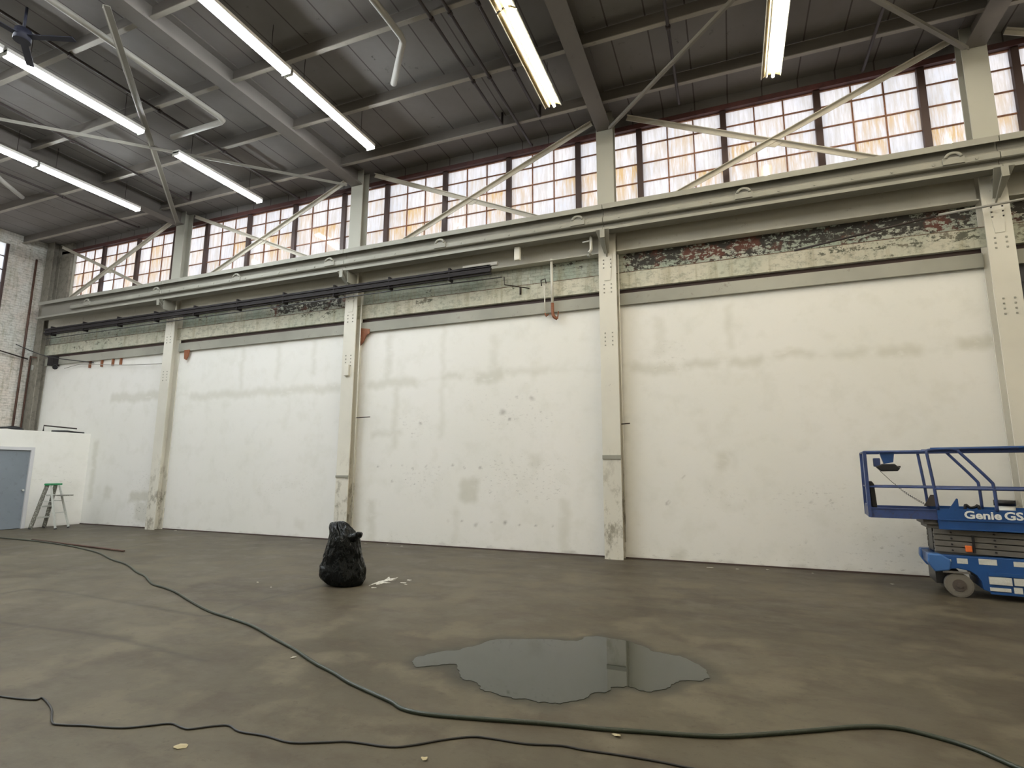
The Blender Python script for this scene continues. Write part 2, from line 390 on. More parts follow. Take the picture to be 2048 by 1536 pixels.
def segdist(x, y, pts, closed=False):
    d = np.full(x.shape, 1e9)
    n = len(pts)
    for i in range(n if closed else n-1):
        ax, ay = pts[i]; bx, by = pts[(i+1) % n]; vx, vy = bx-ax, by-ay
        t = np.clip(((x-ax)*vx+(y-ay)*vy)/(vx*vx+vy*vy+1e-9), 0, 1)
        d = np.minimum(d, np.hypot(x-ax-t*vx, y-ay-t*vy))
    return d
def floor_fn(x, y, z):
    G = np.zeros_like(x)
    for c in CR: G = np.maximum(G, np.clip(1-segdist(x, y, c)/.05, 0, 1)*.8)
    R = np.clip(1.15-segdist(x, y, PUD, True)/(.05+.09*np.sin(5*x+3*y)**2+.03*np.sin(19*x-11*y)**2), 0, 1)
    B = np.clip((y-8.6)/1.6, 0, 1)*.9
    B = np.maximum(B, np.clip(1-np.hypot((x+6.4)/1.9, (y-5.6)/1.0), 0, 1))
    B = np.maximum(B, np.clip(1-np.hypot((x-.2)/2.6, (y-7.0)/1.4), 0, 1))
    return R, G, B
fl = grid('floor', (XL, 0, 0), (1, 0, 0), (0, 1, 0), XR-XL, 10.5, .04, M['floor'], floor_fn); tag(fl, kind='structure')
fb = grid('floor', (XL, YB, 0), (1, 0, 0), (0, 1, 0), XR-XL, -YB, 2., M['floor']); tag(fb, kind='structure')

# facing wall, plaster part
OLIVE = [(-1.67, 3.4, -0.86, 3.59, 1), (-0.72, 3.44, -0.1, 3.58, 1), (0.05, 3.46, 0.62, 3.62, 1.0), (0.78, 3.53, 1.43, 3.66, 0.9), (1.69, 3.49, 2.22, 3.61, 0.8), (2.36, 3.45, 2.96, 3.62, 1), (3.41, 3.48, 3.89, 3.67, 1.3), (-1.24, 3.73, -1.04, 4.53, 0.6), (0.05, 3.75, 0.15, 4.64, 0.7), (-0.25, 1.6, -0.06, 1.9, .9), (-.06, 1.82, .06, 1.93, .8), (0.0, 1.6, 0.06, 1.9, .6), (-1.08, 0.01, -0.86, 0.24, 1), (-7.3, 3.49, -7.12, 4.7, 0.7), (-7.05, 2.02, -6.9, 3.48, 0.7), (-5.84, 2.22, -5.74, 4.78, 0.6), (-7.77, 3.43, -6.42, 3.63, 1), (-5.86, 3.52, -5.3, 3.65, 0.9), (-5.01, 3.41, -4.33, 3.66, 1), (-4.31, 3.55, -3.32, 3.68, 0.7), (-5.31, 0.95, -4.91, 1.43, 1.15), (-7.61, 2.32, -6.77, 2.44, 0.8), (-3.15, 0.03, -2.95, 1.02, 0.7), (-4.66, 3.68, -4.48, 4.44, 0.5), (-5.44, -0.0, -5.38, 0.76, 0.6), (-11.8, 3.53, -11.66, 4.8, 0.6), (-10.58, 3.79, -10.45, 4.7, 0.6), (-9.44, 3.85, -9.32, 4.76, 0.6), (-13.56, 3.41, -8.33, 3.6, .9), (-16.8, 3.47, -14.32, 3.72, 1), (-17.3, 0.68, -17.1, 2.4, 0.9), (-16.6, 0.7, -16.3, 1.04, 0.8), (-15.54, 0.67, -14.3, 0.93, 1.4), (-15.23, 0.14, -14.3, 0.67, 1), (-0.54, 2.23, -0.32, 2.45, 0.3), (-7.6, -0.01, -7.4, 0.91, 0.8), (-3.76, 1.69, -3.54, 1.94, 0.7), (-9.65, 0.17, -9.35, 0.4, 0.5), (1.6, -0.04, 1.81, 0.12, 0.6)]
SCUFF = [(-6.79, 1.17, -5.8, 1.58, .7), (-4.86, 1.0, -3.03, 1.79, .6), (-4.7, 2.45, -3.22, 2.86, .5), (-6.84, 2.34, -6.08, 2.78, 0.5), (-5.36, 3.03, -3.54, 3.24, 0.3), (-1.33, 3.46, -0.78, 3.93, 0.5), (-0.63, 1.0, 0.27, 1.26, 0.4), (0.73, 0.92, 1.76, 1.33, 0.5), (-1.86, -0.1, 2.99, 0.1, 0.6), (-10.82, 0.97, -9.27, 1.44, 0.3), (-12.17, 1.12, -11.48, 1.37, 0.4), (-15.36, 0.86, -14.5, 1.54, 0.5), (-7.58, -0.12, -2.27, 0.1, 0.4), (0.9, 0.15, 1.27, 0.39, 0.5), (1.69, -0.08, 2.76, 0.68, 0.5), (-15.43, 0.08, -14.3, 0.73, .8)]
DOTS = [(-7.35+.31*i+random.uniform(-.05, .05), 1.65, .022+random.random()*.018) for i in range(9)]+[(-5.6+.33*i, .52, .02+random.random()*.03) for i in range(8)]+[(-3.72, 3.03, .06), (-4.05, 3.1, .03), (-6.33, 2.6, .04), (-4.35, 2.75, .08), (-4.2, 2.58, .04), (-1.15, 1.02, .03), (.95, 1.22, .02), (1.2, 1.05, .025), (-1.1, 1.05, .025), (-7.0, 1.3, .03), (-.78, 1.52, .02)]
def wall_fn(x, y, z):
    x = x+.018*np.sin(6.3*z+2.1*x)+.012*np.sin(17*z+5*x)+.01*np.sin(31*z); z = z+.025*np.sin(4.7*x)+.02*np.sin(11.3*x+3*z)+.012*np.sin(29*x)
    R = np.zeros_like(x); G = np.zeros_like(x); B = np.zeros_like(x)
    for r in OLIVE: R = np.maximum(R, softrect(x, z, r)*r[4])
    for k in range(3): R = np.maximum(R, np.clip(1-np.abs(z-3.56)/.07, 0, 1)*.28*(x > -16.8)*(x < 3.9))
    for r in SCUFF: G = np.maximum(G, softrect(x, z, r, .35)*r[4])
    for (a, b, c) in DOTS: B = np.maximum(B, np.clip(1.3-np.hypot((x-a)/c, (z-b)/c/.8), 0, 1))
    B = np.maximum(B, np.clip((.05-z)/.04, 0, 1)*.5)
    for k, cx in enumerate(CX):
        B = np.maximum(B, np.clip(1-np.abs(x-cx-.17)/.12, 0, 1)*.18)  # slightly darker wall strip at each pillar's right edge
    return R, G, B
w = grid('wall_back', (XL, YW, 0), (1, 0, 0), (0, 0, 1), 4.15-XL, 4.79, .03, M['wall'], wall_fn); tag(w, kind='structure')
# dark closed bay beyond the last pillar
dp = MB().box(4.15, XR, YW, YW+.05, 0, 4.79)
for i in range(16): dp.box(4.15, XR, YW-.012, YW+.01, .3*i, .3*i+.02)
tag(dp.build('wall_panel', M['darkwall']), kind='structure').name = 'wall_back_panel'
# brick frieze above the steel lintels
PEEL = [(-1.8, 5.42, 4.0, 6.4, .75), (-1.9, 5.5, -1.0, 6.4, .35), (0.3, 5.72, 2.2, 6.4, .95), (.6, 5.42, 2.4, 5.62, .75), (2.6, 5.9, 3.9, 6.4, .9),
        (-10.9, 5.42, -8.4, 5.9, .75), (-13.6, 5.45, -12.9, 5.7, .4), (-18.5, 5.45, -16.5, 5.8, .35), (-3.6, 5.7, -2.3, 6.2, .45), (4.3, 5.4, 10, 6.4, 1.), (-6.6, 5.42, -6.0, 5.52, .8)]
def frieze_fn(x, y, z):
    R = np.zeros_like(x)
    for r in PEEL: R = np.maximum(R, softrect(x, z, r, .5)*r[4])
    B = np.clip((x-1.2)/2.5, 0, 1)*np.clip((z-5.72)/.15, 0, 1)*.9
    return R, np.zeros_like(x), B
fz = grid('wall_back_frieze', (XL, YW+.01, 5.40), (1, 0, 0), (0, 0, 1), XR-XL, 1.2, .06, M['frieze'], frieze_fn); tag(fz, kind='structure')
BP = [(-1.7, 5.1, 1.2, 5.2, .55), (1.2, 5.12, 1.7, 5.46, .55), (1.5, 5.25, 3.9, 5.46, .85), (2.2, 5.1, 3.9, 5.3, .5), (-9.9, 5.3, -8.7, 5.46, .75), (-9.6, 5.12, -9.3, 5.46, .6), (-9.2, 5.12, -9.05, 5.46, .6), (-11.2, 5.1, -10.4, 5.46, .45), (-19, 5.1, -16.5, 5.46, .55), (-6.55, 5.25, -6.05, 5.46, .9), (-6.45, 5.1, -6.35, 5.4, .6), (-6.2, 5.1, -6.12, 5.4, .6), (4.3, 5.1, 10, 5.5, .9), (-4.2, 5.35, -3.9, 5.46, .8), (-15.6, 5.3, -14.5, 5.46, .5)]
def band_fn(x, y, z):
    R = np.zeros_like(x)
    for r in BP: R = np.maximum(R, softrect(x, z, r, .12)*r[4])
    return R, np.zeros_like(x), np.zeros_like(x)
tag(MB().box(XL, 4.15, YW-.012, YW+.02, 0, .022).build('baseboard_back', M['mullion']), kind='structure')
bf = grid('trim_1', (XL, YW-.035, 5.12), (1, 0, 0), (0, 0, 1), XR-XL, .33, .04, M['bandpaint'], band_fn); tag(bf, kind='structure')
tag(MB().box(XL, XR, YW-.033, YW+.06, 5.12, 5.448).build('trim_2', M['bandpaint']), kind='structure')
tag(MB().box(XL, XR, YW-.037, YW-.02, 5.442, 5.456).build('trim_7', M['ledge']), kind='structure')
tag(MB().box(XL, XR, YW+.045, YW+.10, 4.70, 5.2).build('trim_3', M['mullion']), kind='structure')  # back of the recess; shade under the band put into its dark colour
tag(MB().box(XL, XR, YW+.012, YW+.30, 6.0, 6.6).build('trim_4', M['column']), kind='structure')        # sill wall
tag(MB().box(XL, XR, YW+.10, YW+.26, 8.60, 8.86).build('trim_5', M['deck']), kind='structure')
hd = MB()
for i in range(5):
    hd.box(CX[i]+.17, CX[i+1]-.17, YW+.02, YW+.2, 8.52, 8.60).box(CX[i]+.17, CX[i+1]-.17, YW+.0, YW+.02, 8.50, 8.60)
hd.box(CX[5], XR, YW, YW+.2, 8.52, 8.6)
tag(hd.build('trim_6', M['headred']), kind='structure')

# ceiling deck
ce = grid('ceiling', (XL, YB, ZD), (1, 0, 0), (0, 1, 0), XR-XL, 10.75-YB, 1.5, M['deck']); tag(ce, kind='structure')

# end wall (left) with tall window
def end_fn(x, y, z):
    R = np.zeros_like(x)
    R = np.maximum(R, softrect(y, z, (9.5, 7.3, 10.3, 8.6), .4)*.45)
    R = np.maximum(R, softrect(y, z, (9.2, 2.5, 10.4, 5.2), .5)*.25)
    return R, R*0, R*0
wl_ = grid('wall_left', (XL, 9.22, 0), (0, 1, 0), (0, 0, 1), 10.5-9.22, ZD, .06, M['endbrick'], end_fn); tag(wl_, kind='structure')
tag(MB().box(XL-.2, XL, YB, 9.22, 0, 4.6).build('wall_left', M['endbrick']), kind='structure')
tag(MB().box(XL-.2, XL, YB, 9.22, 8.45, ZD).build('wall_left', M['endbrick']), kind='structure')
tag(MB().box(XL-.2, XL, YB, 3.2, 4.6, 8.45).build('wall_left', M['endbrick']), kind='structure')
tag(MB().box(XR, XR+.2, YB, 10.8, 0, ZD).build('wall_right', M['column']), kind='structure')
tag(MB().box(XL, XR, YB-.2, YB, 0, ZD).build('wall_front', M['column']), kind='structure')

# panes with per-pane stains
def panes(name, rects, parent, axis='y', pos=10.6, clear=()):
    vs, fs, cs = [], [], []
    for (a0, a1, z0, z1) in rects:
        b = len(vs)
        tl = random.uniform(-.006, .006)
        if axis == 'y': vs += [(a0, pos+tl, z0), (a1, pos-tl, z0), (a1, pos-tl, z1), (a0, pos+tl, z1)]
        else: vs += [(pos, a0, z0), (pos, a1, z0), (pos, a1, z1), (pos, a0, z1)]
        fs.append((b, b+1, b+2, b+3))
        rust = max(0, random.gauss(.12, .25)+(.45 if (z1 < 7.9 and random.random() < .55) else 0))
        rust = 0 if z0 > 8.1 and random.random() < .8 else rust
        ck = 0
        for (cx, cz) in clear:
            if a0 < cx < a1 and z0 < cz < z1: ck = 1
        # stain is stronger near the top edge of each pane
        cs += [(rust*.45, ck, 0, 1)]*2+[(rust*1.3, ck, 0, 1)]*2
    off = OFF.get(parent.name, Vector())
    me = bpy.data.meshes.new(name); me.from_pydata([tuple(Vector(v)-off) for v in vs], [], fs)
    at = me.color_attributes.new('stain', 'FLOAT_COLOR', 'POINT'); at.data.foreach_set('color', np.array(cs, np.float32).reshape(-1))
    me.materials.append(M['pane']); o = bpy.data.objects.new(name, me); COL.objects.link(o); o.parent = parent
    return o
WN = 0
ZR = [6.58, 6.965, 7.375, 7.785, 8.195, 8.53]
for b in range(6):
    c0 = CX[b] if b > 0 else -20.155
    c1 = CX[b+1] if b < 5 else XR-.1
    base = -20.355 if b == 0 else c0
    ms = [base+.645, base+2.255, base+3.865, base+5.455]
    ms = [m_ for m_ in ms if m_ < c1-.3]
    edges = [c0+(.62 if b == 0 else .0)]+ms+[c1]
    if b == 0: edges = [-19.55]+ms[1:]+[c1]
    for i in range(len(edges)-1):
        x0, x1 = edges[i], edges[i+1]; WN += 1
        wr = empty('window_%d' % WN, ((x0+x1)/2, 10.6, 6.58), kind='structure')
        wide = x1-x0 > 1.0
        l = x0+(.055 if not (i == 0) else .0); r = x1-(.055 if i < len(edges)-2 else .0)
        n = 3 if wide else 1
        if b == 0 and i == 0: n = 3
        xs = [l+(r-l)*k/n for k in range(n+1)]
        fr = MB()
        for x in xs[1:-1]: fr.box(x-.011, x+.011, 10.575, 10.615, 6.58, 8.53)
        for z in ZR[1:-1]: fr.box(l, r, 10.577, 10.613, z-.011, z+.011)
        fr.box(l, r, 10.57, 10.62, 6.56, 6.59).box(l, r, 10.57, 10.62, 8.50, 8.53)
        fr.build('window_frame', M['muntin'], wr)
        if i < len(edges)-2:
            MB().box(x1-.055, x1+.055, 10.52, 10.66, 6.56, 8.53).build('mullion', M['mullion'], wr)
        if i == 0 and b == 0:
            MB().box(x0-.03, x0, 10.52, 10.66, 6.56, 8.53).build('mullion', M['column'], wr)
        rc = [(xs[k], xs[k+1], ZR[j], ZR[j+1]) for k in range(n) for j in range(5)]
        panes('panes', rc, wr, 'y', 10.6, clear=((-17.62, 7.14), (-17.62, 6.8)))
# end wall window
wr = empty('window_%d' % (WN+1), (XL-.05, 6.2, 4.6), kind='structure')
ys = [9.22-.5*k for k in range(13)]; zs = [4.6+.43*k for k in range(10)]
fr = MB()
for y in ys: fr.box(XL-.07, XL-.02, y-.012, y+.012, 4.6, 8.45)
for z in zs: fr.box(XL-.07, XL-.02, 3.2, 9.22, z-.012, z+.012)
fr.box(XL-.08, XL+.02, 9.17, 9.24, 4.6, 8.45)
fr.build('window_frame', M['mullion'], wr)
panes('panes', [(ys[k+1], ys[k], zs[j], min(zs[j+1], 8.45)) for k in range(12) for j in range(9)], wr, 'x', XL-.045, clear=[(9.0, z+.2) for z in zs])
# room corner pier
tag(MB().box(XL, -19.58, YW+.0, 10.66, 6.0, ZD).build('wall_back_pier', M['corner_shade_dirt']), kind='structure')

# ------------------------------------------------------------------ pillars
names = ['in the corner by the brick end wall', 'between the stepladder and the black bag', 'directly behind the black rubbish bag', 'with dark scuffs, between bag and lift', 'behind the blue scissor lift']
for i, cx in enumerate(CX[:5]):
    MC = M['column'] if i else M['corner_shade_dirt']
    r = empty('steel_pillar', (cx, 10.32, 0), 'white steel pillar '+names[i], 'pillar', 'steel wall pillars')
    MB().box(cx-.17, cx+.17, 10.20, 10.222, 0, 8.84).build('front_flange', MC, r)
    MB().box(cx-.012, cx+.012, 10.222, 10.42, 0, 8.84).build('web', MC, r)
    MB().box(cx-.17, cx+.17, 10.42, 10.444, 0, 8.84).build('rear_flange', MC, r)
    if i in (2, 3):
        MB().box(cx-.172, cx+.172, 10.18, 10.2, 1.80 if i == 3 else 1.4, 1.87 if i == 3 else 1.45).build('band_plate', M['steel'], r)
    rv = MB()
    for z0, n in ((5.0, 3), (3.95, 4), (5.5, 3)):
        for k in range(n):
            for s_ in (-.07, .07): rv.box(cx+s_-.012, cx+s_+.012, 10.19, 10.2, z0+k*.08, z0+k*.08+.022)
    if i > 0: rv.build('rivets', M['steel'], r)
    if i > 0:
        # crane bracket
        k = MB().prism([(10.2, 6.13), (9.80, 6.13), (9.80, 6.08), (10.2, 5.72)], cx-.012, cx+.012)
        k.add([(cx-.13, 9.79, 6.13), (cx+.13, 9.79, 6.13), (cx+.05, 10.15, 5.80), (cx-.05, 10.15, 5.80), (cx-.13, 9.805, 6.13), (cx+.13, 9.805, 6.13), (cx+.05, 10.165, 5.80), (cx-.05, 10.165, 5.80)],
              [(0, 1, 2, 3), (7, 6, 5, 4), (0, 4, 5, 1), (1, 5, 6, 2), (2, 6, 7, 3), (3, 7, 4, 0)])
        k.box(cx-.045, cx+.045, 9.78, 9.795, 5.97, 6.13)
        if i in (1, 2): k.prism([(10.2, 6.13), (9.86, 6.13), (9.86, 5.86), (10.2, 5.86)], cx+.12, cx+.135)
        k.build('crane_bracket', M['steel'], r)
        MB().add([(cx-.11, 10.19, 5.8), (cx+.11, 10.19, 5.8), (cx+.06, 10.19, 5.25), (cx-.06, 10.19, 5.25), (cx-.11, 10.2, 5.8), (cx+.11, 10.2, 5.8), (cx+.06, 10.2, 5.25), (cx-.06, 10.2, 5.25)],
                 [(0, 1, 2, 3), (7, 6, 5, 4), (0, 4, 5, 1), (1, 5, 6, 2), (2, 6, 7, 3), (3, 7, 4, 0)]).build('gusset_plate', M['column'], r)
# ------------------------------------------------------------------ beams along the wall, one per bay
bayn = ['in the far left bay', 'in the bay left of the bag', 'in the bay right of the bag', 'in the bay left of the lift', 'in the bay right of the lift pillar']
def ibeam(mb, y, z0, z1, x0, x1, w, t=.02, tf=.02):
    mb.box(x0, x1, y-t/2, y+t/2, z0+tf, z1-tf).box(x0, x1, y-w/2, y+w/2, z0, z0+tf).box(x0, x1, y-w/2, y+w/2, z1-tf, z1); return mb
for i in range(5):
    x0 = CX[i]+.18; x1 = CX[i+1]-.18 if i < 4 else XR-.05
    tag(ibeam(MB(), 10.34, 5.84, 6.27, x0, x1, .2).build('spandrel_beam', M['spandrel']), 'grey painted spandrel beam on the brick frieze '+bayn[i], 'beam', 'spandrel beams')
    tag(MB().box(x0, x1, 10.228, 10.239, 6.235, 6.275).build('trim_%d' % (8+i), M['peeledge']), kind='structure')
    lb = MB().box(x0, x1, 10.38, 10.40, 4.80, 5.0).box(x0, x1, 10.38, 10.449, 4.78, 4.80).box(x0, x1, 10.38, 10.449, 5.0, 5.012)
    tag(lb.build('lintel_beam', M['lintel']), 'grey steel lintel over the plaster '+bayn[i], 'lintel', 'steel lintels')
    # crane girder
    g0 = CX[i]+.006 if i > 0 else -19.75; g1 = CX[i+1]-.006 if i < 4 else XR-.05
    gr = empty('crane_girder', ((g0+g1)/2, 9.95, 6.135), 'long whitish crane runway girder '+bayn[i], 'girder', 'crane runway girders')
    gb = MB().box(g0, g1, 9.94, 9.96, 6.16, 6.62).box(g0, g1, 9.84, 10.06, 6.135, 6.165)
    gb.build('web', M['webshade'], gr)
    MB().box(g0, g1, 9.832, 9.842, 6.133, 6.187).build('bottom_flange_edge', M['steel'], gr)
    MB().prism([(9.82, 6.56), (9.835, 6.56), (9.835, 6.635), (10.065, 6.635), (10.065, 6.56), (10.08, 6.56), (10.08, 6.66), (9.82, 6.66)], g0, g1).build('top_flange', M['steel'], gr)
    s0 = g0 if i > 0 else -18.2
    sp_ = MB().prism([(9.94, 6.47), (9.85, 6.40), (9.85, 6.315), (9.865, 6.30), (9.94, 6.30)], s0, g1)
    sp_.build('rub_rail', M['steel'], gr)
    x = s0+.3; b0 = None
    while x < g1-.2:
        if b0 is None: b0 = MB().tube([(x, 9.838, 6.355), (x, 9.85, 6.355)], .02, 6).build('bolt', M['steel'], gr); bx = x
        else:
            bo = b0.copy(); COL.objects.link(bo); bo.location.x = b0.location.x+x-bx
        x += .55
lugx = [-17.4, -14.45, -11.5, -8.56, -5.6, -2.55, .45, 3.46, 6.5]
for x in lugx:
    par = [o for o in COL.objects if o.name.startswith('crane_girder')]
    k = min(range(5), key=lambda j: 0 if CX[j]-.3 < x < CX[j+1]-.0 else 9)
    root = par[k]
    mb = MB(); pts = [(x+.10*math.cos(t), 9.835, 6.42+.075*math.sin(t)) for t in [math.pi*j/8 for j in range(9)]]
    mb.tube(pts, .026, 6).box(x-.14, x+.14, 9.83, 9.852, 6.32, 6.43)
    mb.build('stop_lug', M['steel'], root)

# roof girders and purlins
for i, cx in enumerate(CX[1:5], 1):
    g = MB()
    g.box(cx-.15, cx+.15, YB, 10.19, 8.44, 8.465).box(cx-.012, cx+.012, YB, 10.19, 8.465, 8.82).box(cx-.15, cx+.15, YB, 10.19, 8.82, 8.845)
    tag(g.build('roof_girder', M['roofsteel']), 'roof girder above the pillar '+names[i], 'girder', 'roof girders')
py = [9.57, 8.04, 6.53, 5.0, 3.48, 1.95, .4, -1.1, -2.6, -4.1, -5.6]
ordn = ['nearest the window wall', 'second from the window wall', 'third from the window wall', 'fourth from the window wall', 'fifth from the window wall', 'sixth from the window wall']
for i in range(5):
    x0 = CX[i]+.015 if i > 0 else XL+.01; x1 = CX[i+1]-.015 if i < 4 else XR-.01
    for j, y in enumerate(py[:6]):
        pu = empty('roof_purlin', ((x0+x1)/2, y, 8.605), 'roof purlin '+ordn[j]+', '+bayn[i], 'purlin', 'roof purlins')
        MB().box(x0, x1, y-.006, y+.006, 8.62, 8.84).build('web', M['purlinshade'], pu)
        MB().box(x0, x1, y-.04, y+.04, 8.605, 8.62).build('bottom_flange', M['purlin'], pu)
p = MB()
for y in py[6:]: p.box(XL, XR, y-.006, y+.006, 8.60, 8.84)
tag(p.build('ceiling_ribs', M['purlin']), kind='structure')

# braces
def angle_bar(mb, a, b, w=.085, t=.012, n=(0, 1, 0)):
    a = Vector(a); b = Vector(b); d = (b-a).normalized(); n = Vector(n); s = d.cross(n).normalized()
    mb.bar(a, b, w, t, up=n)
    o = s*(w/2); mb.bar(a+o-n*w*.35, b+o-n*w*.35, t, w*.7, up=n); return mb
for i in range(5):
    cL, cR = CX[i], CX[i+1]
    r = empty('cross_brace', ((cL+cR)/2, 10.28, 6.3), 'cross brace before the high windows '+bayn[i], 'brace', 'window wall cross braces')
    L = cR-cL
    a = (cL+.45, 10.29, 8.66); b_ = (cL+.45+5.3*(L/6.1), 10.29, 8.66-5.3*.435)
    c = (cL+.35, 10.27, 8.70-(L-.62)*.42); d = (cR-.27, 10.27, 8.70)
    angle_bar(MB(), a, b_).build('diagonal', M['brace'], r)
    angle_bar(MB(), c, d).build('diagonal', M['brace'], r)
    # crossing
    t = None
    A, B, C_, D_ = Vector(a), Vector(b_), Vector(c), Vector(d)
    m1 = (B.z-A.z)/(B.x-A.x); m2 = (D_.z-C_.z)/(D_.x-C_.x); x = (C_.z-A.z+m1*A.x-m2*C_.x)/(m1-m2); z = A.z+m1*(x-A.x)
    MB().prism([(x-.22, z-.03), (x+.05, z-.12), (x+.22, z-.03), (x+.05, z+.05)], 10.275, 10.285, 'y').build('gusset_plate', M['brace'], r)
def hbrace(cL, cR, y0, y1, label):
    r = empty('roof_brace', ((cL+cR)/2, (y0+y1)/2, 8.4), label, 'brace', 'roof cross braces')
    angle_bar(MB(), (cL+.15, y1, 8.415), (cR-.15, y0, 8.415), .09, .012, (0, 0, 1)).build('diagonal', M['roofbrace'], r)
    angle_bar(MB(), (cL+.15, y0, 8.40), (cR-.15, y1, 8.40), .09, .012, (0, 0, 1)).build('diagonal', M['roofbrace'], r)
    MB().box((cL+cR)/2-.12, (cL+cR)/2+.12, (y0+y1)/2-.12, (y0+y1)/2+.12, 8.408, 8.412).build('gusset_plate', M['roofbrace'], r)
hbrace(CX[1], CX[2], 4.45, 10.0, 'large flat cross brace under the roof between the light rows at left')
hbrace(CX[3], CX[4], 4.1, 10.1, 'flat cross brace under the dark roof at the right')

# ------------------------------------------------------------------ sprinkler pipes, drains, ceiling odds
def pipe(name, pts, r, mat, label, cat='pipe', group=None, rings=()):
    root = MB().tube(pts, r, 10)
    for p, d in rings:
        p = Vector(p); d = Vector(d).normalized(); root.tube([p-d*.03, p+d*.03], r*1.5, 10)
    return tag(root.build(name, M[mat]), label, cat, group)
sp = [(-15.85, 10.08, 'leftmost, beside the lowest row of lights'), (-12.95, 9.46, 'passing between the two leftmost rows of lights'), (-10.15, 10.39, 'passing above the single short light at left'), (-4.0, 9.45, 'leftmost of the three thin pipes left of the yellowish light'),
      (-3.68, 10.38, 'middle of the three thin pipes left of the yellowish light'), (-3.2, 9.5, 'closest to the left edge of the yellowish light'), (-.57, 10.1, 'between the yellowish light and the upper right light'), (2.52, 10.37, 'right of the upper right light')]
for x, ye, lb in sp:
    tilt = .28 if x < -12 and x > -13 else 0
    p = [(x+tilt, -2, 8.575), (x+tilt*.5, 5, 8.575), (x, ye-.05, 8.575), (x, ye, 8.59), (x, ye, 8.62 if ye > 9.6 else 8.84)]
    rg = [((x+tilt*.5*(1 if y < 6 else .4), y, 8.575), (0, 1, 0)) for y in (3.2, 5.0, 6.6, 8.1)]
    pipe('sprinkler_pipe', p, .026, 'darkpipe', 'thin dark sprinkler pipe, '+lb, 'pipe', 'sprinkler pipes', rg)
pipe('drain_pipe', [(-9.06, 1, 8.48), (-9.07, 7.05, 8.48), (-9.1, 7.16, 8.48), (-9.2, 7.19, 8.48), (-10.57, 7.18, 8.47)], .055, 'lightpipe', 'grey drain pipe with a right angle elbow under the roof at upper left', 'pipe', None)
pipe('drain_pipe', [(-4.6, 3, 8.5), (-4.59, 6.62, 8.5), (-4.62, 6.74, 8.5), (-5.31, 7.5, 8.47)], .055, 'lightpipe', 'grey drain pipe with a bent open end, right of the long double light', 'pipe', None)
pipe('drain_pipe', [(-15.2, 6.3, 8.48), (-15.95, 6.75, 8.48), (-16.1, 6.9, 8.48), (-16.62, 7.6, 8.47)], .055, 'lightpipe', 'short grey bent drain pipe at the left edge below the lowest lights', 'pipe', None)
# dark ceiling unit at the upper left
r = empty('ceiling_fan', (-9.72, 4.15, 8.05), 'dark blue ceiling fan with thin blades in the upper left corner', 'fan')
MB().tube([(-9.72, 4.15, 8.02), (-9.72, 4.15, 8.2)], .11, 12).build('motor_housing', M['fanblue'], r)
MB().tube([(-9.72, 4.15, 8.2), (-9.72, 4.15, 8.6)], .02, 8).build('rod', M['fanblue'], r)
for k in range(3):
    a = .45+k*2.094
    MB().bar((-9.72+.1*math.cos(a), 4.15+.1*math.sin(a), 8.1), (-9.72+.75*math.cos(a), 4.15+.75*math.sin(a), 8.1), .10, .012).build('blade', M['fanblue'], r)

# ------------------------------------------------------------------ fluorescent fixtures
def fixture(x, y0, y1, kind, label=None, group=None, z=8.2):
    r = empty('fluorescent_light', (x, (y0+y1)/2, z), label or 'added ceiling strip light, unseen behind the viewer', 'light', group or 'fluorescent strip lights')
    h = MB()
    if kind == 'strip':
        h.box(x-.10, x+.10, y0, y1, z+.03, z+.09)
        for e in (y0, y1): h.box(x-.095, x+.095, e-.012 if e == y1 else e, e if e == y1 else e+.012, z-.025, z+.06)
        offs = (-.052, .052)
    else:
        h.prism([(x-.15, z+.0), (x-.06, z+.055), (x+.06, z+.055), (x+.15, z+.0), (x+.155, z+.006), (x+.065, z+.065), (x-.065, z+.065), (x-.155, z+.006)], y0, y1, 'y')
        h.box(x-.06, x+.06, y0, y1, z+.07, z+.12)
        offs = (.03,)
    h.build('housing', M['fixture'] if kind == 'strip' else M['reflector'], r)
    if kind != 'strip':
        for e in (-.15, .15): MB().box(x+e-.006, x+e+.006, y0, y1, z-.012, z+.012).build('reflector_lip', M['fixture'], r)
    mt = M['tube_cool'] if kind == 'strip' else M['tube_warm']
    for o in offs:
        zt = z if kind == 'strip' else z-.015
        MB().tube([(x+o, y0+.03, zt), (x+o, y1-.03, zt)], .019 if kind == 'strip' else .024, 8).build('tube', mt, r)
    if kind != 'strip':
        MB().tube([(x-.07, y0+.03, z), (x-.07, y1-.03, z)], .019, 8).build('unlit_tube', M['tube_off'], r)
    for e in (y0+.35, y1-.35):
        MB().tube([(x, e, z+.1), (x, e, 8.84)], .006, 5).build('hanger', M['darkpipe'], r)
vis = [(-6.65, 6.38, 8.70, 'strip', 'twin tube white light, lower half of the longest bright pair'),
       (-6.65, 3.98, 6.34, 'strip', 'twin tube white light, upper half of the longest pair, cut by the top edge'),
       (-2.70, 6.52, 8.79, 'refl', 'yellowish reflector light hanging left of the roof girder at the top centre'),
       (-2.70, 4.2, 6.48, 'refl', 'yellowish reflector light cut by the top edge, end to end with another'),
       (.97, 7.05, 9.40, 'refl', 'yellowish reflector light hanging highest at the right of the view'),
       (-10.6, 4.32, 6.58, 'strip', 'bright white twin tube light nearest the upper left corner'),
       (-10.6, 1.98, 4.28, 'strip', 'white twin tube light whose end just enters the left edge'),
       (-10.66, 7.35, 9.62, 'strip', 'single short white twin tube light just above the left windows'),
       (-13.98, 6.57, 8.82, 'strip', 'lowest white twin tube light at left, ending above the second pillar'),
       (-13.98, 4.25, 6.53, 'strip', 'white twin tube light cut by the left edge, in line with the lowest one'),
       (4.42, 6.8, 9.15, 'refl', 'reflector light just touching the upper right corner')]
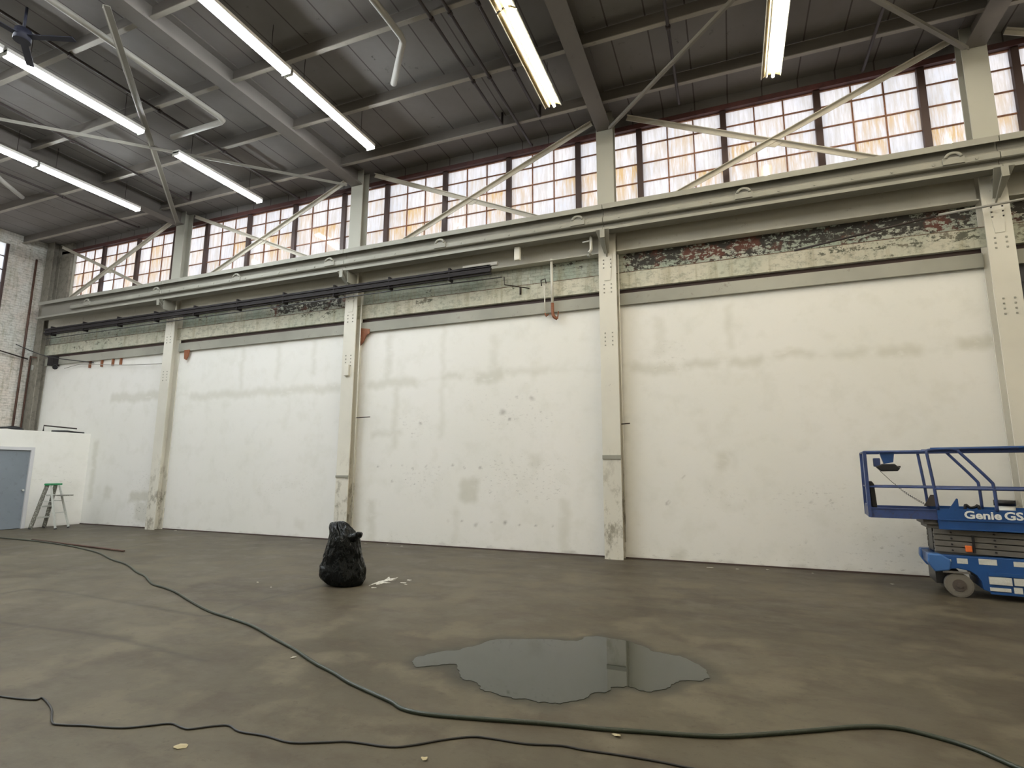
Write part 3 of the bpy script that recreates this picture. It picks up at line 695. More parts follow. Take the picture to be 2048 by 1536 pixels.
for v in vis: fixture(*v)
occ = {-13.98: 4.2, -10.6: 1.9, -6.65: 3.9, -2.7: 4.1, .97: 7.0, 4.42: 6.7, 8.1: 9.3, -17.4: 2.5}  # unseen fixtures added out of view to light the hall
for x, ye in occ.items():
    y = ye-2.36
    while y > YB+.2:
        fixture(x, y, y+2.32, 'refl' if x > -4 else 'strip', None, 'added unseen strip lights behind the viewer'); y -= 2.36*1.45

# ------------------------------------------------------------------ things on the wall
cb = empty('conductor_rail', (-12, 9.97, 5.6), 'dark bundle of conductor rails slung below the crane girder on the left half', 'rail')
for k, (dz, dy, rr) in enumerate(((5.80, 9.98, .03), (5.745, 9.99, .026), (5.69, 9.97, .03), (5.64, 10.0, .02))):
    MB().box(-19.5, -4.45, dy-rr, dy+rr, dz-rr*.75, dz+rr*.75).build('rail', M['band'], cb)
mb = MB()
for x in np.arange(-19.2, -4.6, 1.53): mb.box(x-.02, x+.02, 9.96, 10.12, 5.6, 5.88)
mb.build('hanger_clips', M['band'], cb)
MB().box(-5.1, -4.3, 9.95, 10.01, 5.80, 5.87).build('end_box', M['lightpipe'], cb)
pipe('overhead_wire', [(-19.4, 9.98, 5.50), (-13.9, 9.98, 5.53), (-6.6, 9.98, 5.545), (-4.20, 9.98, 5.52)], .012, 'black', 'thin black wire running below the dark rails to a bracket', 'wire')
wb = MB().tube([(-4.15, 9.98, 5.52), (-4.15, 10.0, 5.36), (-3.75, 10.4, 5.36)], .012, 6).tube([(-3.95, 10.4, 5.42), (-3.95, 10.4, 5.25)], .02, 6)
tag(wb.build('wire_bracket', M['darkpipe']), 'small rusty bracket on the frieze where the thin black wire ends', 'bracket')
pipe('conduit', [(1.2, 10.10, 5.34), (3.22, 10.06, 5.60)], .018, 'darkpipe', 'thin dark conduit in front of the peeling brick at right', 'conduit')
pipe('rod', [(3.25, 10.03, 5.60), (4.2, 10.03, 5.66), (6.5, 10.03, 5.80)], .02, 'lightpipe', 'pale rod crossing the front of the pillar behind the lift', 'rod')
r = empty('wall_pipe', (-3.22, 10.3, 4.6), 'white vertical pipe with a rusty elbow hanging over the plaster top', 'pipe')
MB().tube([(-3.23, 10.30, 5.9), (-3.215, 10.30, 4.95)], .03, 8).build('upright', M['column'], r)
MB().tube(smoothpath([(-3.215, 10.30, 4.95), (-3.21, 10.30, 4.75), (-3.18, 10.3, 4.66), (-3.12, 10.33, 4.62)]), .034, 8).build('elbow', M['rust'], r)
MB().tube([(-3.12, 10.34, 4.62), (-3.1, 10.34, 4.78)], .012, 6).build('stem', M['rust'], r)
r = empty('wall_pipe', (-3.4, 10.33, 4.7), 'thin white pipe with a wire loop, left of the rusty elbow pipe', 'pipe')
MB().tube([(-3.4, 10.34, 5.36), (-3.385, 10.34, 4.75)], .014, 8).build('upright', M['column'], r)
MB().tube([(-3.46, 10.34, 5.36), (-3.47, 10.34, 5.48), (-3.38, 10.34, 5.5), (-3.36, 10.34, 5.4)], .012, 6).build('loop', M['darkpipe'], r)
MB().tube([(-3.385, 10.34, 4.76), (-3.36, 10.34, 4.70), (-3.33, 10.36, 4.74)], .02, 6).build('hook', M['rust'], r)
r = empty('hanging_valve', (-2.33, 10.1, 5.75), 'white pipe drop with small lever beside the middle right pillar', 'valve')
MB().tube([(-2.33, 10.03, 6.134), (-2.33, 10.03, 5.86), (-2.37, 10.02, 5.80)], .03, 8).build('body', M['column'], r)
MB().tube([(-2.5, 10.02, 6.03), (-2.36, 10.03, 6.045)], .014, 6).build('lever', M['white'], r)
MB().tube([(-2.37, 10.1, 5.8), (-2.40, 10.08, 5.74)], .035, 8).build('nozzle', M['steel'], r)
tag(bevel(MB().box(-3.93, -3.80, 9.96, 10.05, 5.84, 6.134).build('pipe_stub', M['column']), .02), 'short white stub hanging under the crane girder', 'stub')
tag(MB().prism([(-7.97, 4.88), (-7.72, 4.84), (-7.72, 4.74), (-7.80, 4.70), (-7.90, 4.52), (-7.97, 4.46)], 10.36, 10.39, 'y').build('rusty_bracket', M['rust']), 'triangular rusty bracket right of the pillar behind the bag', 'bracket', 'rusty brackets')
tag(MB().prism([(-13.82, 4.80), (-13.62, 4.80), (-13.66, 4.62), (-13.72, 4.52), (-13.80, 4.56)], 10.36, 10.39, 'y').build('rusty_bracket', M['rust']), 'small rusty bracket on the plaster top right of the second pillar from the left', 'bracket', 'rusty brackets')
tag(bevel(MB().box(-8.22, -8.09, 10.14, 10.2, 3.72, 3.98).build('socket_box', M['column']), .01), 'small white box on the pillar behind the black bag', 'box')
for (x0, x1, z, y, lb) in ((-7.95, -7.55, 2.75, 10.3, 'short rod sticking out right of the pillar behind the bag'), (-1.88, -1.72, 2.45, 10.3, 'tiny rod sticking out right of the middle right pillar')):
    tag(MB().tube([(x0, y, z), (x1, y, z+.01)], .012, 6).build('wall_rod', M['darkpipe']), lb, 'rod')
pipe('conduit', [(-1.865, 10.33, .3), (-1.865, 10.33, 5.8)], .014, 'column', 'thin conduit running up the right side of the middle right pillar', 'conduit')
pipe('conduit', [(-7.93, 10.30, .0), (-7.93, 10.30, 5.6)], .014, 'column', 'thin conduit running up the right side of the pillar behind the bag', 'conduit')
# left end
for (y, x, z0, z1, rr, lb) in ((9.95, -20.42, 2.7, 8.2, .03, 'tall rusty pipe on the brick end wall nearest the window'), (10.15, -20.40, 2.7, 5.0, .026, 'shorter rusty pipe on the brick end wall, in the corner')):
    pipe('riser_pipe', [(x, y, 2.585), (x, y, z1)]+([(x+.05, 10.12, z1+.04), (-20.05, 10.12, 4.99)] if z1 < 6 else []), rr, 'oldrust', lb, 'pipe')
pipe('cross_pipe', [(-20.34, 8.6, 5.2), (-20.34, 10.05, 4.95)], .02, 'darkpipe', 'thin horizontal pipe on the end wall at the left edge', 'pipe')
tag(MB().box(-20.34, -20.30, 10.16, 10.30, 4.62, 4.78).box(-20.32, -20.28, 10.19, 10.27, 4.65, 4.75).build('switch_box', M['box']), 'small grey switch box between the pipes in the left corner', 'box')
tag(bevel(MB().box(-19.62, -19.38, 10.2, 10.43, 4.72, 5.04).build('dark_bracket', M['band']), .02), 'dark steel stub end in the left corner under the frieze', 'bracket')
r = empty('floodlight', (-18.95, 10.2, 4.55), 'small black lamp on an arm at the top left of the plaster', 'lamp')
MB().tube([(-19.38, 10.34, 4.74), (-19.05, 10.12, 4.70)], .02, 6).build('arm', M['black'], r)
MB().tube([(-19.05, 10.12, 4.66), (-18.95, 10.08, 4.6)], [.05, .07], 8).build('head', M['black'], r)
pipe('overhead_cable', smoothpath([(-20.35, 9.7, 5.35), (-19.6, 9.9, 5.05), (-18.9, 10.05, 4.88), (-17.7, 10.40, 4.72)]), .014, 'black', 'black cable sagging across the left corner', 'cable')
pipe('overhead_cable', smoothpath([(-19.0, 10.36, 4.62), (-18.2, 10.36, 4.70), (-17.0, 10.36, 4.60), (-15.8, 10.36, 4.52), (-14.45, 10.3, 4.46)]), .010, 'lightpipe', 'thin grey cable along the top of the left plaster bay', 'cable')
for x in (-17.9, -17.35, -16.85, -16.5):
    tag(MB().box(x-.03, x+.03, 10.40, 10.445, 4.58, 4.78).build('rusty_clip', M['rust']), 'small rusty clip at the top of the left plaster bay', 'clip', 'rusty clips on the left bay')
tag(MB().box(-19.0, -18.9, 10.35, 10.44, 4.6, 4.8).build('hook', M['rust']), 'rusty hook at the far left top of the plaster', 'hook') if False else None

# ------------------------------------------------------------------ partition with the door
PX = -17.5
def part_fn(x, y, z):
    G = softrect(y, z, (9.2, .6, 10.2, 1.6), .4)*.35
    R = softrect(y, z, (9.6, .9, 10.3, 1.2), .2)*.4
    return R, G, np.clip((.06-z)/.05, 0, 1)*.5
DY0, DY1, DZ = 8.10, 9.06, 2.10
wp = grid('wall_partition', (PX, DY1, 0), (0, 1, 0), (0, 0, 1), YW-DY1, 2.58, .04, M['wall'], part_fn); tag(wp, kind='structure')
pw = MB().box(PX-.15, PX, 3.0, DY0, 0, 2.58).box(PX-.15, PX, DY0, DY1, DZ, 2.58).box(XL, PX-.15, 3.0, YW, 2.5, 2.58).box(XL, PX, 2.9, 3.0, 0, 2.58).box(PX-.15, PX-.01, DY1, YW, 0, 2.57)
o = pw.build('wall_partition', M['wall']); tag(o, kind='structure')
d = empty('door_1', (PX, (DY0+DY1)/2, 0), kind='structure')
bevel(MB().box(PX-.06, PX-.02, DY0+.05, DY1-.05, .01, DZ-.05).build('door_panel', M['doorblue'], d), .004)
MB().box(PX-.1, PX+.025, DY0-.03, DY0+.05, 0, DZ-.05).box(PX-.1, PX+.025, DY1-.05, DY1+.03, 0, DZ-.05).box(PX-.1, PX+.025, DY0-.03, DY1+.03, DZ-.05, DZ+.03).build('door_frame', M['frame'], d)
kb = MB().tube([(PX-.02, DY1-.13, 1.0), (PX+.04, DY1-.13, 1.0)], .012, 8).tube([(PX+.035, DY1-.13, 1.0), (PX+.065, DY1-.13, 1.0)], [.028, .024], 10)
kb.build('door_knob', M['alum'], d)
pipe('bent_pipe', [(-18.2, 9.6, 2.60), (-18.2, 9.6, 2.78), (-18.1, 10.4, 2.74)], .02, 'darkpipe', 'thin dark bent pipe lying on top of the partition', 'pipe')
tag(MB().tube(smoothpath([(-18.0, 9.7, 2.62), (-17.8, 9.95, 2.63), (-17.75, 10.2, 2.61), (-17.7, 10.38, 2.60)]), .03, 6).build('rag', M['black']), 'dark crumpled strip lying along the partition top', 'rag')
tag(MB().tube(smoothpath([(-17.9, 8.3, 2.61), (-17.9, 8.7, 2.65), (-17.85, 8.95, 2.61)]), [.03]*4+[.05]*3+[.03]*2, 6).build('rag', M['black']), 'dark lump on the partition top above the door', 'rag')

# ------------------------------------------------------------------ stepladder
def ladder():
    F1 = Vector((-17.10, 9.02, 0)); s = Vector((-.38, .925, 0)).normalized(); t = Vector((.925, .38, 0)).normalized()
    H_ = 1.15; w = .44; dp = .66
    r = empty('stepladder', F1+s*w/2+t*dp/2, 'small paint splashed stepladder with a green top beside the grey door', 'stepladder')
    up = Vector((0, 0, 1))
    def pt(side, f, h):    # side 0/1 along s, f 0 front .. 1 rear, h height fraction
        ctr = F1+s*w/2+t*dp*.42
        hw = (w/2)*(1-.38*h)
        foot = F1+s*w/2+t*(0 if f == 0 else dp)
        base = foot.lerp(ctr+t*(-.04 if f == 0 else .05), h)
        return base+s*hw*(-1 if side == 0 else 1)+up*h*H_
    for sd in (0, 1):
        MB().bar(pt(sd, 0, 0), pt(sd, 0, 1), .095, .03, up=s).build('rail', M['ladrail'], r)
        MB().bar(pt(sd, 1, 0), pt(sd, 1, .97), .045, .028, up=s).build('rear_leg', M['alum'], r)
    for h in (.25, .50, .75):
        MB().bar(pt(0, 0, h)+t*.03, pt(1, 0, h)+t*.03, .10, .035, up=up).build('step', M['alum'], r)
    for h in (.36,):
        MB().bar(pt(0, 1, h), pt(1, 1, h), .02, .02, up=up).build('rear_brace', M['alum'], r)
    c = (pt(0, 0, 1)+pt(1, 1, 1))/2
    bevel(MB().bar(c-s*.20, c+s*.20, .17, .05, up=up).build('top_cap', M['green'], r), .01)
    a = pt(0, 0, .75)+t*.1; b = pt(1, 0, .75)+t*.1
    MB().bar((a+b)/2-s*.16+t*.28, (a+b)/2+s*.16+t*.28, .34, .022, up=up).build('paint_shelf', M['ladrail'], r)
    for sd in (0, 1):
        MB().bar(pt(sd, 0, .62), pt(sd, 1, .62), .012, .016, up=up).build('spreader', M['alum'], r)
        for f in (0, 1): MB().bar(pt(sd, f, 0), pt(sd, f, 0.025), .075 if f == 0 else .05, .036, up=s).build('rubber_foot', M['black'], r)
ladder()

# ------------------------------------------------------------------ rubbish bag
def bag():
    rings = [(0, -5.05, 6.68, .20, .17), (.015, -5.05, 6.68, .30, .25), (.08, -5.09, 6.67, .355, .29), (.15, -5.10, 6.66, .37, .30), (.24, -5.10, 6.65, .345, .29), (.33, -5.11, 6.65, .31, .27), (.42, -5.11, 6.64, .295, .25),
             (.52, -5.105, 6.63, .275, .235), (.62, -5.10, 6.63, .255, .215), (.70, -5.12, 6.62, .215, .185), (.77, -5.15, 6.61, .18, .15), (.825, -5.185, 6.60, .135, .10), (.85, -5.20, 6.60, .11, .05), (.86, -5.21, 6.60, .03, .02)]
    seg = 56; vs = []; fs = []
    for i, (z, cx, cy, a, b) in enumerate(rings):
        for k in range(seg):
            t = 2*math.pi*k/seg
            n1 = mnoise.noise(Vector((math.cos(t)*1.6, math.sin(t)*1.6, z*2.3)))
            n2 = mnoise.noise(Vector((math.cos(t)*5.5+9, math.sin(t)*5.5, z*3.0)))
            cr = abs(mnoise.noise(Vector((math.cos(t)*9+z*5, math.sin(t)*9+3, z*4.5))))
            f = 1+.16*n1+.10*n2-.16*cr
            a_, b_ = a*.93, b*.93
            vs.append((cx-.03+a_*f*math.cos(t), cy-.11+b_*f*math.sin(t), z+(.018*n2 if 0 < i < 13 else 0)))
    for i in range(len(rings)-1):
        for k in range(seg):
            k2 = (k+1) % seg; fs.append((i*seg+k, i*seg+k2, (i+1)*seg+k2, (i+1)*seg+k))
    fs.append(tuple(reversed(range(seg)))); fs.append(tuple((len(rings)-1)*seg+k for k in range(seg)))
    r = empty('rubbish_bag', (-5.08, 6.66, 0), 'full black plastic rubbish bag standing on the floor before a pillar', 'bag')
    o = MB().add(vs, fs, True).build('sack', M['bag'], r)
    m = o.modifiers.new('sub', 'SUBSURF'); m.levels = 1; m.render_levels = 2
    tx = bpy.data.textures.new('crinkle', 'CLOUDS'); tx.noise_scale = .09; tx.noise_depth = 3
    dm = o.modifiers.new('crinkle', 'DISPLACE'); dm.texture = tx; dm.strength = .035; dm.mid_level = .5; dm.texture_coords = 'LOCAL'
    k = MB().tube(smoothpath([(-4.98, 6.48, .64), (-4.90, 6.48, .67), (-4.85, 6.48, .69), (-4.84, 6.48, .735)], 3), [.08, .075, .065, .055, .048, .045, .05, .05, .048, .03], 10)
    k2 = k.build('twisted_corner', M['bag'], r)
    dm = k2.modifiers.new('crinkle', 'DISPLACE'); dm.texture = tx; dm.strength = .02
bag()
# white powder spill
def blob(name, pts, z, mat, label, cat, th=.002):
    n = len(pts)
    return tag(MB().add([(x, y, .0005) for x, y in pts]+[(x, y, z) for x, y in pts], [tuple(range(n, 2*n)), tuple(reversed(range(n)))]+[(i, (i+1) % n, n+(i+1) % n, n+i) for i in range(n)]).build(name, M[mat]), label, cat)
blob('paint_spill', [(-4.78, 6.75), (-4.8, 6.95), (-4.78, 7.05), (-4.86, 7.28), (-4.76, 7.16), (-4.7, 7.28), (-4.68, 7.08), (-4.64, 7.12), (-4.72, 6.93), (-4.58, 6.9), (-4.66, 6.84), (-4.68, 6.7), (-4.74, 6.78), (-4.75, 6.62)], .003, 'spill', 'white streaky spill on the floor right of the black bag', 'spill')
for i, (x, y, a) in enumerate(((-4.42, 6.98, .03), (-4.45, 7.18, .025), (-4.62, 6.55, .03), (-4.33, 6.9, .015))):
    blob('paint_spill', [(x+a*1.6*math.cos(t)*random.uniform(.7, 1.2), y+a*math.sin(t)*random.uniform(.7, 1.2)) for t in [k*.785 for k in range(8)]], .003, 'spill', 'tiny white splash dot right of the spill by the bag', 'spill')['group'] = 'splash dots'

# ------------------------------------------------------------------ puddle
def puddle():
    P = [Vector((x, y, .004)) for x, y in PUD]
    n = len(P); fine = []
    for i in range(n):
        a, b = P[i], P[(i+1) % n]
        for k in range(8):
            q = a.lerp(b, k/8); nn = mnoise.noise(Vector((q.x*8, q.y*8, 1)))*.03+mnoise.noise(Vector((q.x*30, q.y*30, 1)))*.016
            d = (b-a).normalized(); fine.append(q+Vector((-d.y, d.x, 0))*nn)
    m = len(fine)
    mb = MB().add([tuple(v) for v in fine]+[(v.x, v.y, .0) for v in fine], [tuple(range(m))]+[(i, (i+1) % m, m+(i+1) % m, m+i) for i in range(m)])
    tag(mb.build('puddle', M['water']), 'wide shallow puddle of grey water on the concrete floor', 'puddle')
puddle()

# ------------------------------------------------------------------ hose, cable, rod, litter
HOSE = [(-17.2, 6.9), (-16.362, 7.654), (-15.542, 7.64), (-14.207, 7.607), (-12.727, 7.433), (-11.227, 7.073), (-10.188, 6.66), (-9.427, 6.421), (-8.601, 6.03), (-8.154, 5.852), (-7.538, 5.519), (-7.16, 5.416), (-6.75, 5.278), (-6.174, 5.02), (-5.548, 4.76), (-5.099, 4.639), (-4.608, 4.496), (-4.114, 4.272), (-3.701, 4.095), (-3.32, 3.901), (-2.973, 3.755), (-2.743, 3.644), (-2.28, 3.482), (-2.154, 3.416), (-1.997, 3.396), (-1.786, 3.428), (-1.51, 3.489), (-1.243, 3.554), (-1.031, 3.596), (-0.802, 3.636), (-0.571, 3.694), (-0.277, 3.765), (-0.039, 3.858), (0.364, 4.093), (0.648, 4.266), (0.864, 4.34), (1.058, 4.294), (1.222, 4.201), (1.341, 4.058), (1.415, 3.952), (1.6, 3.5), (2.2, 2.6), (3.2, 2.0), (5.0, 1.4), (8.0, 1.2)]
CABLE = [(-8.5, 1.2), (-7.0, 2.1), (-5.9, 2.4), (-5.036, 2.491), (-4.869, 2.527), (-4.7, 2.552), (-4.571, 2.587), (-4.56, 2.622), (-4.312, 2.539), (-4.082, 2.418), (-3.988, 2.418), (-3.838, 2.467), (-3.662, 2.51), (-3.565, 2.549), (-3.474, 2.616), (-3.372, 2.688), (-3.266, 2.676), (-3.197, 2.68), (-3.096, 2.765), (-3.011, 2.805), (-2.887, 2.77), (-2.7, 2.788), (-2.497, 2.782), (-2.314, 2.861), (-2.18, 2.922), (-1.927, 2.959), (-1.803, 3.038), (-1.691, 3.143), (-1.54, 3.25), (-1.415, 3.273), (-1.205, 3.292), (-1.013, 3.349), (-0.88, 3.35), (-0.668, 3.371), (-0.481, 3.382), (-0.327, 3.378), (-0.1, 3.36), (.3, 3.2), (.9, 2.4), (1.2, 1.0), (1.6, -1.5)]
tag(MB().tube(smoothpath([(x, y, .0135) for x, y in HOSE]), .0135, 10).build('water_hose', M['hose']), 'long dark green hose snaking across the floor from left to lower right', 'hose')
tag(MB().tube(smoothpath([(x, y, .0065) for x, y in CABLE]), .0065, 8).build('power_cable', M['cable']), 'thin black cable winding across the foreground floor', 'cable')
tag(MB().tube([(-14.5, 7.72, .02), (-10.927, 7.368, .02)], .018, 8).build('floor_rod', M['oldrust']), 'straight rusty rod lying beside the hose at left', 'rod')
def scrap(x, y, a, b, rot, mat, label, cat, name, grp=None, h=.012):
    c, s = math.cos(rot), math.sin(rot); n = 7; top = []
    for k in range(n):
        t = 2*math.pi*k/n; rr = random.uniform(.7, 1.1); px, py = a*rr*math.cos(t), b*rr*math.sin(t)
        top.append((x+px*c-py*s, y+px*s+py*c, .003+random.random()*h))
    vs = top+[(p[0], p[1], p[2]-.002) for p in top]+[(x, y, .006+h*.6), (x, y, .004+h*.6)]
    fs = [(k, (k+1) % n, 2*n) for k in range(n)]+[((k+1) % n+n, k+n, 2*n+1) for k in range(n)]+[(k, k+n, (k+1) % n+n, (k+1) % n) for k in range(n)]
    o = MB().add(vs, fs).build(name, M[mat]); return tag(o, label, cat, grp)
scrap(-5.08, 4.66, .035, .02, .3, 'paper', 'white scrap on the hose at the floor crack', 'scrap', 'paper_scrap')
scrap(-3.56, 3.94, .03, .012, 1.0, 'paper', 'white curl of tape under the hose, below the black bag', 'scrap', 'tape_scrap')
scrap(-.735, 3.60, .035, .02, -.5, 'leaf', 'dry pale leaf against the hose below the puddle', 'leaf', 'dry_leaf')
scrap(-1.675, 2.92, .025, .018, .2, 'leaf', 'dry pale leaf at the bottom edge in the foreground', 'leaf', 'dry_leaf')
scrap(-3.05, 2.51, .05, .022, .6, 'leaf', 'tan cardboard scrap below the thin black cable', 'scrap', 'cardboard_scrap')
for x, y, a in ((-6.33, 6.2, .02), (-5.9, 6.02, .015), (-7.45, 10.2, .04), (-6.5, 10.15, .035), (-.42, 10.0, .06), (.0, 10.02, .03), (.46, 10.15, .03), (-13.4, 10.3, .06), (-9.2, 10.2, .03), (2.05, 9.6, .03), (-6.9, 10.22, .02), (1.1, 10.1, .02)):
    scrap(x, y, a, a*.5, 0, 'paper', 'tiny white paint chip on the floor near the wall', 'chip', 'paint_chip', 'paint chips', .006)

# ------------------------------------------------------------------ scissor lift
def lift():
    th = math.radians(-7)
    R_ = empty('scissor_lift', (2.65, 8.97, 0), 'blue scissor lift with raised guard rails cut off by the right edge', 'lift', rz=th)
    L = lambda mb, n, m, p=R_: mb.build(n, M[m], p, local=True)
    x0, x1 = -.28, 1.55
    # wheels
    for (wx, wy) in ((0, 0), (1.25, 0), (0, .66), (1.25, .66)):
        w = MB().tube([(wx, wy, .15), (wx, wy+.09, .15)], .15, 24).tube([(wx, wy-.004, .15), (wx, wy+.0, .15)], .135, 24)
        o = bevel(L(w, 'wheel', 'rubber'), .012)
        h = MB().tube([(wx, wy-.012, .15), (wx, wy+.01, .15)], .075, 16).tube([(wx, wy-.03, .15), (wx, wy, .15)], .03, 10)
        h.build('hub', M['hub'], o, local=True)
    # chassis shell with wheel arch
    prof = [(-.13, .34), (-.21, .34), (-.28, .38), (-.29, .52), (1.55, .52), (1.55, .10), (.36, .08), (.24, .12), (.23, .22), (.19, .29), (.12, .34), (0, .36), (-.13, .34)]
    ch = MB().prism(prof[:-1], -.01, .70, 'y')
    bevel(L(ch, 'chassis', 'blue'), .008)
    L(MB().box(-.22, -.05, .12, .64, .14, .34), 'axle_housing', 'black')
    bevel(L(MB().prism([(-.30, .53), (-.31, .42), (-.24, .30), (-.08, .33), (-.06, .46), (-.16, .53)], -.03, .16, 'y'), 'front_fairing', 'bluel'), .02, 3)
    bevel(L(MB().prism([(-.30, .53), (-.31, .42), (-.24, .30), (-.08, .33), (-.06, .46), (-.16, .53)], .56, .73, 'y'), 'front_fairing', 'bluel'), .02, 3)
    L(MB().box(.30, 1.55, -.03, -.01, .30, .34).box(.30, 1.55, -.03, -.01, .08, .11), 'side_ledge', 'blue')
    L(MB().box(-.16, .12, -.02, .0, .30, .325), 'arch_bar', 'greysteel')
    # decals
    for (a, b, c, d_) in ((.0, .11, .425, .49), (.22, .40, .43, .50), (.56, .75, .43, .49), (.30, .52, .20, .29), (.54, .75, .205, .29), (.30, .50, .12, .16), (.53, .61, .11, .18), (-.10, -.06, .44, .47)):
        L(MB().box(a, b, -.034 if c < .4 else -.014, -.012 if c < .4 else -.01, c, d_), 'decal', 'sticker')
    # scissor stack
    for k in range(4):
        z = .56+k*.075
        for (y0, y1) in ((.06, .10), (.58, .62)):
            a = MB().bar((-.20, (y0+y1)/2, z+.03), (1.45, (y0+y1)/2, z-.015), .04, .062)
            L(a, 'scissor_arm', 'greysteel')
        for (y0, y1) in ((.11, .15), (.53, .57)):
            L(MB().bar((-.20, (y0+y1)/2, z-.015), (1.45, (y0+y1)/2, z+.03), .04, .062), 'scissor_arm', 'greysteel')
        for px_ in (-.02+.0, .42, .9):
            L(MB().tube([(px_, .035, z+.02), (px_, .64, z+.01)], .011, 8), 'pivot_pin', 'black')
    L(MB().box(-.20, -.06, .2, .5, .54, .84), 'hydraulic_block', 'black')
    L(MB().box(.19, .215, .03, .06, .56, .78), 'safety_prop', 'black')
    bevel(L(MB().box(.11, .18, .02, .06, .57, .65), 'warning_tag', 'orange'), .01)
    # main platform
    L(MB().box(-.15, 1.55, -.02, .70, .93, .97), 'platform_floor', 'blue')
    L(MB().box(-.15, 1.6, -.03, -.012, .855, 1.115).box(-.15, 1.6, -.045, -.03, .965, .98).box(-.15, 1.6, -.05, -.03, .85, .865), 'side_panel', 'blue')
    L(MB().box(-.15, 1.6, .70, .715, .855, 1.115), 'side_panel', 'blue')
    L(MB().prism([(-.02, 1.11), (.085, 1.11), (.082, 1.245), (.068, 1.25)], -.025, -.005, 'y'), 'corner_gusset', 'blue')
    L(MB().prism([(-.20, 1.11), (-.02, 1.11), (-.05, 1.27), (-.11, 1.27)], .60, .62, 'y'), 'corner_gusset', 'hub')
    L(MB().box(-.30, -.13, .06, .64, .90, .96).box(-.26, -.13, .1, .6, .85, .90), 'roller_guide', 'greysteel')
    # extension deck
    e0 = -.90
    L(MB().box(e0, -.13, .0, .68, 1.0, 1.03), 'extension_floor', 'blue')
    L(MB().box(e0, -.13, -.005, .01, .975, 1.085).box(e0, -.13, -.015, .02, 1.085, 1.10).box(e0, -.13, -.01, .03, .965, .975), 'extension_side', 'railblue')
    L(MB().box(e0, -.13, .67, .685, .975, 1.10), 'extension_side', 'railblue')
    L(MB().box(e0-.015, e0, -.01, .69, .97, 1.11), 'end_toe_board', 'railblue')
    # extension rails
    def loop(y, tag_):
        L(MB().box(e0-.02, e0+.02, y-.02, y+.02, .97, 1.87), 'post', 'railblue')
        L(MB().tube([(e0, y, 1.865), (1.6, y, 1.875)], .017, 8), 'top_rail', 'railblue')
        L(MB().tube([(e0, y, 1.385), (1.6, y, 1.385)], .013, 8), 'mid_rail', 'railblue')
    loop(.0, 'near'); loop(.67, 'far')
    for z, rr in ((1.865, .017), (1.385, .013), (1.12, .013)):
        L(MB().tube([(e0, 0, z), (e0, .67, z)], rr, 8), 'end_rail', 'railblue')
    L(MB().box(e0-.006, e0+.006, .02, .35, 1.1, 1.86), 'end_plate', 'blue')
    # main rails with sloping bars
    for y in (-.03, .70):
        L(MB().tube(smoothpath([(.75, y, 1.90), (0.1, y, 1.895), (-.15, y, 1.885), (-.19, y, 1.86), (-.19, y, 1.80), (-.155, y, 1.40), (-.14, y, 1.10)], 4), .019, 8), 'main_post', 'railblue')
        L(MB().tube([(-.15, y, 1.895), (1.6, y, 1.915)], .019, 8), 'top_rail', 'blue' if y < 0 else 'railblue')
        L(MB().tube([(-.16, y, 1.375), (1.6, y, 1.375)], .018, 8), 'mid_rail', 'railblue')
        L(MB().tube(smoothpath([(.05, y, 1.895), (.13, y, 1.875), (.17, y, 1.83), (.42, y, 1.50), (.46, y, 1.40), (.465, y, 1.10)], 4), .019, 8), 'sloping_rail', 'railblue')
    for y in (-.03, .70): L(MB().tube([(1.58, y, .97), (1.58, y, 1.91)], .019, 8), 'main_post', 'railblue')
    for z in (1.91, 1.375): L(MB().tube([(1.58, -.03, z), (1.58, .70, z)], .018, 8), 'end_rail', 'railblue')
    # control box and cord
    c = bevel(L(MB().box(-.80, -.72, .02, .12, 1.66, 1.78), 'control_bracket', 'railblue'), .01)
    L(MB().prism([(-.72, 1.85), (-.55, 1.85), (-.57, 1.72), (-.68, 1.70)], .03, .10, 'y'), 'control_bracket', 'blue')
    bevel(L(MB().prism([(-.78, 1.66), (-.70, 1.70), (-.56, 1.70), (-.50, 1.64), (-.53, 1.60), (-.72, 1.595)], -.02, .14, 'y'), 'control_box', 'black'), .012)
    L(MB().tube([(-.52, .05, 1.66), (-.49, .05, 1.66)], .012, 8), 'control_switch', 'black')
    pts = []
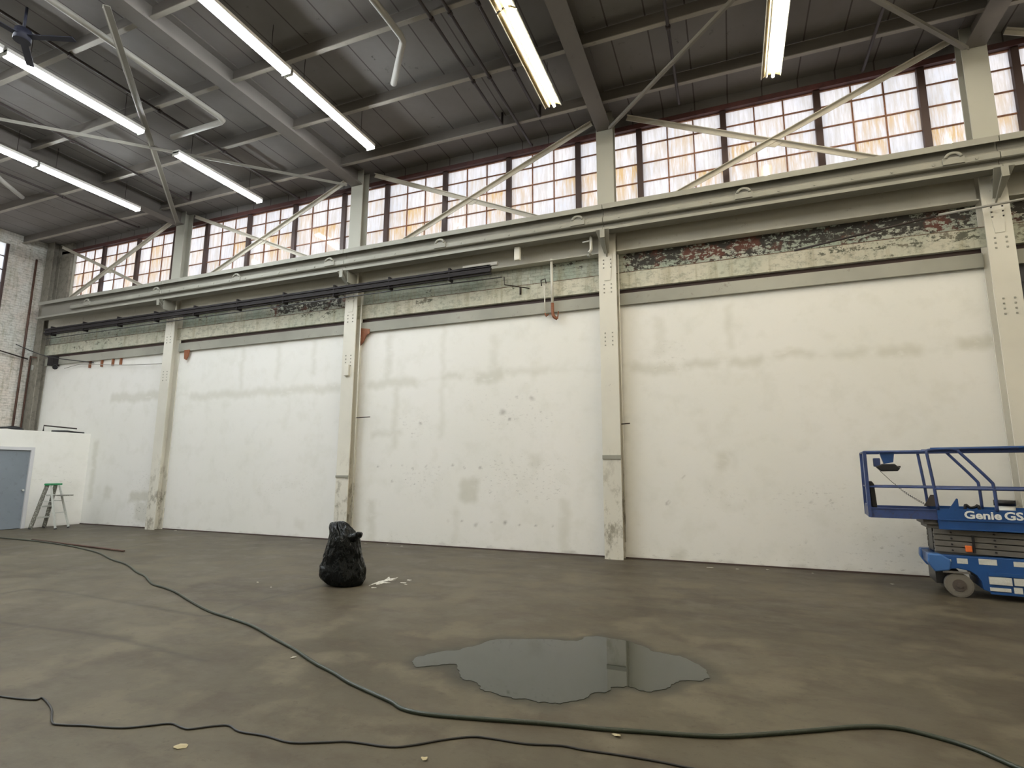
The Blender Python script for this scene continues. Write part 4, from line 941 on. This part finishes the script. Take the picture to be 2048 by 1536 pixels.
    for k in range(160):
        t = k/159; ax = Vector((-.73, .05, 1.60)).lerp(Vector((-.22, .05, 1.14)), t); ax.z -= .05*math.sin(math.pi*t); a = t*2*math.pi*26; rr = .010 if .3 < t < .95 else .002
        pts.append(ax+Vector((.6*math.cos(a), math.sin(a), .7*math.cos(a)))*rr)
    L(MB().tube(pts, .0035, 5), 'coiled_cord', 'black')
    bevel(L(MB().prism([(-.865, 1.10), (-.80, 1.10), (-.815, 1.42), (-.84, 1.46), (-.88, 1.46)], .06, .22, 'y'), 'manual_holder', 'black'), .01)
    # lettering
    def text(body, x, z, size, w=1.0):
        cu = bpy.data.curves.new('lettering', 'FONT'); cu.body = body; cu.size = size; cu.extrude = .0015; cu.offset = size*.03; cu.resolution_u = 3
        to = bpy.data.objects.new('tmp', cu); COL.objects.link(to)
        me = bpy.data.meshes.new_from_object(to.evaluated_get(bpy.context.evaluated_depsgraph_get()))
        bpy.data.objects.remove(to)
        for v in me.vertices: v.co = Vector((x+v.co.x*w, -.0325-v.co.z, z+v.co.y))
        o = bpy.data.objects.new('lettering', me); COL.objects.link(o); me.materials.append(M['white']); o.parent = R_
        o['label'] = 'white maker lettering'
    text('Genie', .125, 1.0, .135, 1.15)
    text('GS', .525, 1.0, .135, 1.15)
    return R_, th
LR, LTH = lift()
def lw(x, y, z):
    c, s = math.cos(LTH), math.sin(LTH); return (2.65+x*c-y*s, 8.97+x*s+y*c, z)
r = empty('paint_bucket', lw(.62, .3, .972), 'white bucket with a black rim standing on the scissor lift platform', 'bucket')
a, b = Vector(lw(.62, .3, .972)), Vector(lw(.62, .3, 1.16))
MB().tube([a, b], [.095, .105], 20).build('pail', M['white'], r)
MB().tube([b, b+Vector((0, 0, .07))], [.112, .112], 20).build('rim', M['black'], r)
p = [lw(.18, .2, 1.0), lw(.19, .2, 1.13), lw(.20, .2, 1.16), lw(.24, .2, 1.125), lw(.30, .22, 1.135), lw(.33, .22, 1.15), lw(.36, .22, 1.0)]
tag(MB().tube(smoothpath(p, 3), .018, 8).build('bent_tool', M['black']), 'bent dark tool lying on the lift platform left of the bucket', 'tool')
